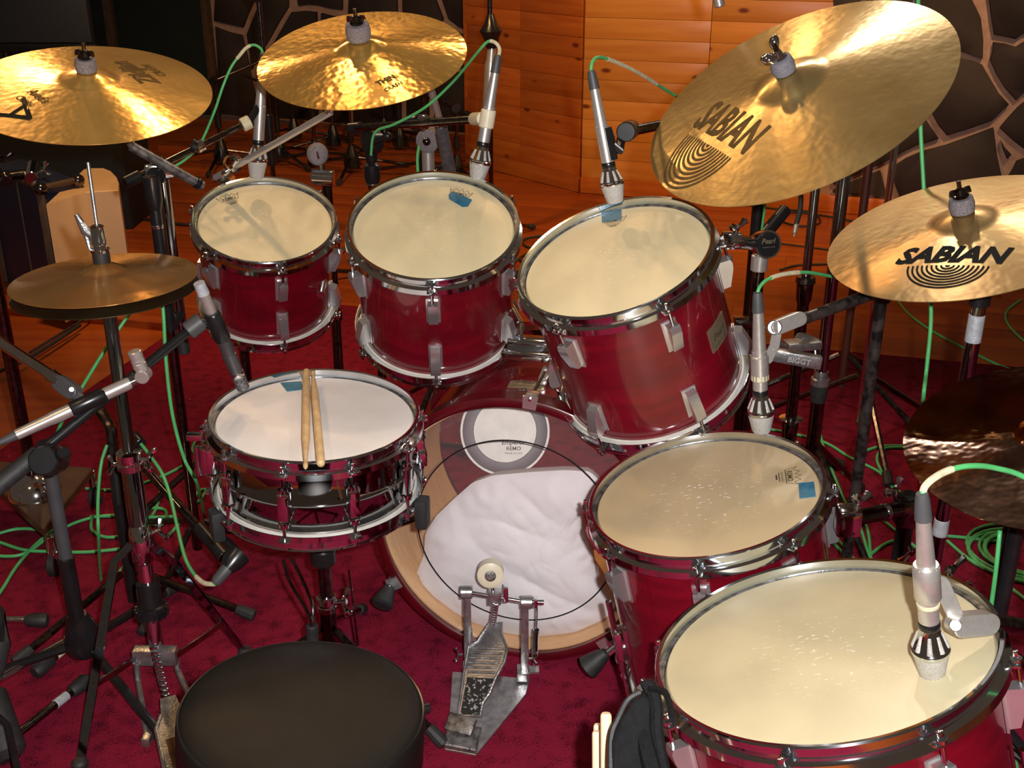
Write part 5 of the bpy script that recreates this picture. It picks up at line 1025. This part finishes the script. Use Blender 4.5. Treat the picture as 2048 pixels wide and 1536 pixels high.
for i, (px, py, h, rot, bm_, L_) in enumerate([(590, 285, .50, 10, .3, .3), (632, 335, .55, 50, 2.2, .35), (668, 300, .62, 80, .9, .3), (705, 345, .40, 25, -.3, .3), (800, 300, .45, 95, 3., .3), (850, 356, .5, 40, 2.2, .25), (915, 366, .42, 65, 2.6, .3), (445, 330, .5, 30, .4, .3), (560, 325, .45, 70, 2.9, .2), (770, 285, .55, 15, 1.2, .25)]):
    p = atz(px, py); far_stand(p.x, p.y, h, rot, bm_, L_, FLS[i], FG)
p = onY(534, 200, 4.4); far_stand(p.x, p.y, 1.15, 35, 1.5, .1, 'tall thin black stand rising behind the left edge of the gold crash', None)
# microphone on a stand in front of the panelling
p = onY(982, 325, 5.1); t = thing('microphone_stand', 'black stand with a long silver microphone before the pine panelling', 'microphone stand', (p.x, p.y, 0)); zz = onY(977, 150, 5.1).z
rod(t, 'pole', CHD, (p.x, p.y, .05), (p.x, p.y, 1.25), .011); tripod(t, p.x, p.y, .1, .3, 170, CHD, .009); a, b = onY(974, 235, 5.06), onY(984, 92, 5.06); MB().prof(a, b, [(0, .016), (.1, .024), (.75, .027), (.8, .022), (1, .018)], 18).build('microphone_body', NICK, t)
MB().prof(onY(984, 96, 5.06), onY(981, 28, 5.06), [(0, .025), (.3, .035), (.5, .05), (.7, .03), (1, .015)], 12).build('shock_mount', BLK, t)
# overhead microphone tip and its stand
a, b = P(1440, 14, 2.3), P(1428, -40, 2.28); tt = thing('microphone_stand', 'chrome stand rising behind the ride cymbal, silver overhead microphone tip at the top edge', 'microphone stand', onY(1782, 345, 3.0)*1)
pq = onY(1783, 345, 3.0); tt.matrix_local = Matrix.Translation((pq.x, pq.y, 0)); W[tt] = Matrix.Translation((pq.x, pq.y, 0))
MB().prof(a, b, [(0, .008), (.05, .0105), (1, .0115)], 18).build('microphone_tip', NICK, tt); rod(tt, 'pole', CH, (pq.x, pq.y, .04), (pq.x, pq.y, 1.55), .0095); rod(tt, 'boom_tube', CHD, (pq.x, pq.y, 1.53), b, .008); tripod(tt, pq.x, pq.y, .2, .3, 30, CHD)
p = onY(1731, 380, 3.3); t = thing('microphone_stand', 'thin reddish brown pole between chrome stands under the ride cymbal', 'stand', (p.x, p.y, 0)); rod(t, 'pole', mat('brown_pole', (.10, .03, .02), .4, .3), (p.x, p.y, .04), (p.x, p.y, 1.05), .013); tripod(t, p.x, p.y, .15, .3, 60, CHD)
# black stand of the third microphone
p = onY(1515, 430, 2.75); t = thing('microphone_stand', 'black stand behind the round cap pole, boom to the black microphone clip', 'microphone stand', (p.x, p.y, 0)); zz = onY(1515, 330, 2.75).z
rod(t, 'pole', BLK, (p.x, p.y, .04), (p.x, p.y, zz), .0155, n=18); tripod(t, p.x, p.y, .13, .3, 10, BLK, .01); rod(t, 'side_grip', BLK, P(1520, 480, 2.72), P(1570, 420, 2.78), .0165); bq_ = P(1318, 250, 2.08); rod(t, 'boom_tube', CHD, (p.x, p.y, zz), bq_, .009)
MB().cyl(P(1262, 262, 2.02), P(1320, 250, 2.085), .0095).build('boom_end', CHD, t); MB().cyl(P(1252, 264, 1.98), P(1262, 258, 2.05), .0175, n=24).build('swivel', BLK, t)
MB().tube([at3(.44)+V((.014, -.006, 0)), P(1238, 300, 1.98), P(1243, 275, 2.0), P(1252, 264, 2.02)], [.008, .009, .008, .010], 8).build('clip_neck', BLK, t)
MB().tube([at3(.58)+V((.010, -.006, 0)), at3(.50)+V((.011, -.007, 0)), at3(.34)+V((.011, -.007, 0))], [.007, .0085, .007], 8).build('clip_jaw', BLK, t)
# black jack hanging by the thin stand, and cables on the wood floor
def flo(pts, z=.004): return [atz(x, y, z) for x, y in pts]
cable('black cable end with silver tip hanging near the thin chrome stand', [P(1602, 390, 3.0), P(1600, 420, 3.0), P(1592, 450, 3.0)], .007, RUB)
solo('cable_plug', MB().prof(P(1593, 448, 3.0), P(1588, 474, 3.0), [(0, .007), (.7, .006), (.75, .003), (1, .002)], 10), NICK, 'silver tip of the hanging black cable', 'plug')
cable('black cable looping on the wood floor right of the tilted tom', flo([(1440, 398), (1530, 415), (1620, 425), (1640, 445), (1600, 452), (1560, 440), (1560, 425), (1640, 430), (1740, 450)]), .005, RUB)
cable('black cable lying straight on the wood floor under the ride cymbal', flo([(1440, 470), (1540, 484), (1660, 500), (1800, 520)]), .004, RUB)
cable('black cable coil on the wood floor between middle and tilted toms', flo([(1200, 478), (1120, 470), (1060, 475), (1045, 485), (1060, 495), (1100, 492), (1060, 505), (1040, 520), (1080, 540)]), .0055, RUB)
cable('black cable on the floor between beige block and black stand', flo([(240, 432), (300, 440), (380, 450), (460, 440)]), .009, RUB)
cable('thick black cable crossing the wood floor under the hi-hat', flo([(160, 650), (100, 690), (40, 725), (-20, 750)]), .007, RUB)
cable('second black cable under the hi-hat nearer the chrome tube', flo([(60, 705), (120, 668), (165, 640), (200, 610)], .006), .005, RUB)
cable('thin black cable on the wood below the lettered cymbal', flo([(1560, 540), (1600, 530), (1680, 528)]), .005, RUB)
# green cables
hv = lambda pts: [P(*p) for p in pts]
cable('green cable hanging from the top edge at the right past the lettered cymbal', [P(1836, -60, 2.1), P(1838, 100, 2.1), P(1841, 250, 2.1), P(1848, 385, 2.12), P(1858, 560, 2.13), P(1862, 640, 2.14), P(1853, 740, 2.16), P(1845, 820, 2.2), atz(1838, 960, .006)], .004)
cable('long green cable falling from under the hi-hat beside the dark stand', [P(320, 560, 2.25), P(327, 630, 2.25), P(332, 722, 2.27), P(345, 830, 2.3), P(369, 919, 2.33), P(394, 968, 2.36), atz(410, 1040, .006)], .0038)
cable('green cable slanting down left behind the hi-hat tube', [P(285, 590, 2.45), P(255, 633, 2.43), P(210, 700, 2.42), P(167, 770, 2.42), P(125, 842, 2.42), P(108, 890, 2.44), P(100, 960, 2.46)], .0038)
cable('green cable hanging in a tight bend left of the hi-hat tube', [P(214, 890, 2.38), P(202, 930, 2.38), P(196, 1000, 2.36), P(197, 1070, 2.35), atz(202, 1155, .02), atz(214, 1168, .006), atz(243, 1138, .006), atz(260, 1110, .006)], .0036)
cable('green cable curving down right of the hi-hat tube to the small snare microphone', [P(282, 888, 2.33), P(303, 915, 2.31), P(325, 949, 2.28), P(341, 995, 2.24), P(356, 1060, 2.16), P(370, 1115, 2.08), P(388, 1148, 2.02), P(408, 1166, 1.98), P(430, 1168, 1.96)], .0036, tapes=((50, 64),))
for lab, pts in (('green cable loop on the carpet at the far left, upper arc', [(-60, 1085), (0, 1066), (35, 1058), (70, 1059), (100, 1068), (130, 1085)]),
 ('green cable on the carpet at the far left, lower arc rising right', [(-60, 1105), (0, 1112), (35, 1111), (62, 1100), (94, 1077), (140, 1050), (181, 1036), (215, 1031), (250, 1030)]),
 ('green cable on the carpet running down to the left edge', [(-40, 1230), (0, 1185), (31, 1136), (66, 1094), (105, 1060)]),
 ('green cable lying level across the carpet behind the cast base', [(-60, 1070), (0, 1085), (50, 1100), (110, 1103), (175, 1104), (248, 1097)]),
 ('green cable lying level behind the hi-hat legs', [(181, 1033), (240, 1032), (300, 1034), (348, 1033)]),
 ('short green cable arc just left of the hi-hat tube', [(184, 1035), (184, 1060), (210, 1074), (250, 1072)]),
 ('thin green cable loop right of the hi-hat tube', [(283, 967), (316, 960), (320, 990), (305, 1030), (280, 1045), (325, 1048), (330, 1020), (290, 1015)]),
 ('green cable piece running between hi-hat tube and snare', [(285, 967), (330, 950), (370, 930), (400, 920), (385, 900), (395, 880), (420, 875)]),
 ('green cable piece at the left behind the hi-hat tube', [(172, 977), (200, 980), (250, 979)]),
 ('small green cable loop beside the snare', [(385, 1010), (400, 1000), (412, 980), (395, 985), (380, 1020), (330, 1080)])):
    cable(lab, flo(pts, .0115), .0042, k=10)
for lab, pts in (('green cable on the carpet right of the smaller floor tom, straight run', [(1480, 850), (1560, 862), (1645, 883), (1702, 916), (1760, 945), (1795, 985), (1850, 1010)]),
 ('green cable curling down beside the smaller floor tom', [(1642, 872), (1650, 905), (1672, 960), (1690, 1003), (1715, 1040), (1738, 1112)]),
 ('green cable disappearing under the dark cymbal', [(1730, 902), (1760, 893), (1805, 892), (1860, 900)]),
 ('green cable arc left of the dark cymbal', [(1815, 895), (1770, 897), (1754, 915), (1765, 945), (1800, 985), (1840, 1030)]),
 ('green cable between black post and worn tube', [(1738, 1112), (1755, 1098), (1780, 1084), (1820, 1078)]),
 ('green cable pair, left one, above the largest floor tom', [(1662, 1080), (1690, 1112), (1700, 1130)]),
 ('green cable pair, right one, above the largest floor tom', [(1668, 1072), (1690, 1096), (1715, 1130)]),
 ('green cable slanting behind the worn tube', [(1712, 1000), (1735, 1060), (1741, 1112)]),
 ('green cable crossing toward the black post', [(1710, 1085), (1740, 1115), (1752, 1125)]),
 ('green cable long run below the tape wrapped stand', [(1740, 1020), (1790, 1060), (1850, 1110)]),
 ('green cable entering the coil from the left, upper', [(1895, 1072), (1940, 1076), (1985, 1082), (2030, 1078)]),
 ('green cable entering the coil from the left, lower', [(1895, 1082), (1930, 1112), (1965, 1135), (2010, 1150), (2060, 1155)]),
 ('green cable leaving the coil toward the lower right', [(2000, 1160), (2030, 1182), (2070, 1215)]),
 ('green cable at the lower right edge beside the largest floor tom', [(2018, 1290), (2040, 1320), (2080, 1345)]),
 ('green cable low at the right edge below the coil', [(2005, 1440), (2020, 1470), (2035, 1540)]),
 ('green cable on the wood floor below the lettered cymbal', [(1795, 600), (1820, 630), (1870, 665), (1930, 697), (2010, 735), (2060, 745)]),
 ('green cable curving on the wood at the right edge', [(2040, 600), (2015, 620), (2012, 640), (2030, 665), (2070, 700)])):
    cable(lab, flo(pts, .0115 if pts[0][1] > 745 else .004), .0042, k=8)
cp_ = []
for i in range(190):
    a = i/189*2*PI*6; q = i/189*6; R1 = .135-.006*q+.012*math.sin(a*.7+q); cc = atz(2052, 1118, 0); cp_.append(cc+V((math.cos(a)*R1+.008*math.sin(q*2.1), math.sin(a)*R1*.95+.010*math.cos(q*1.7), .0115+.0012*q)))
solo('cable_coil', MB().tube(cp_, .0042, 7), GREEN, 'coiled green cable on the carpet at the right edge', 'cable', ang=80)
cable('green cable hanging over the black pole at the right edge', [P(2000, 1060, 1.72), P(1998, 1080, 1.72), P(1992, 1140, 1.70), P(1984, 1200, 1.66), P(1975, 1260, 1.62)], .0036)
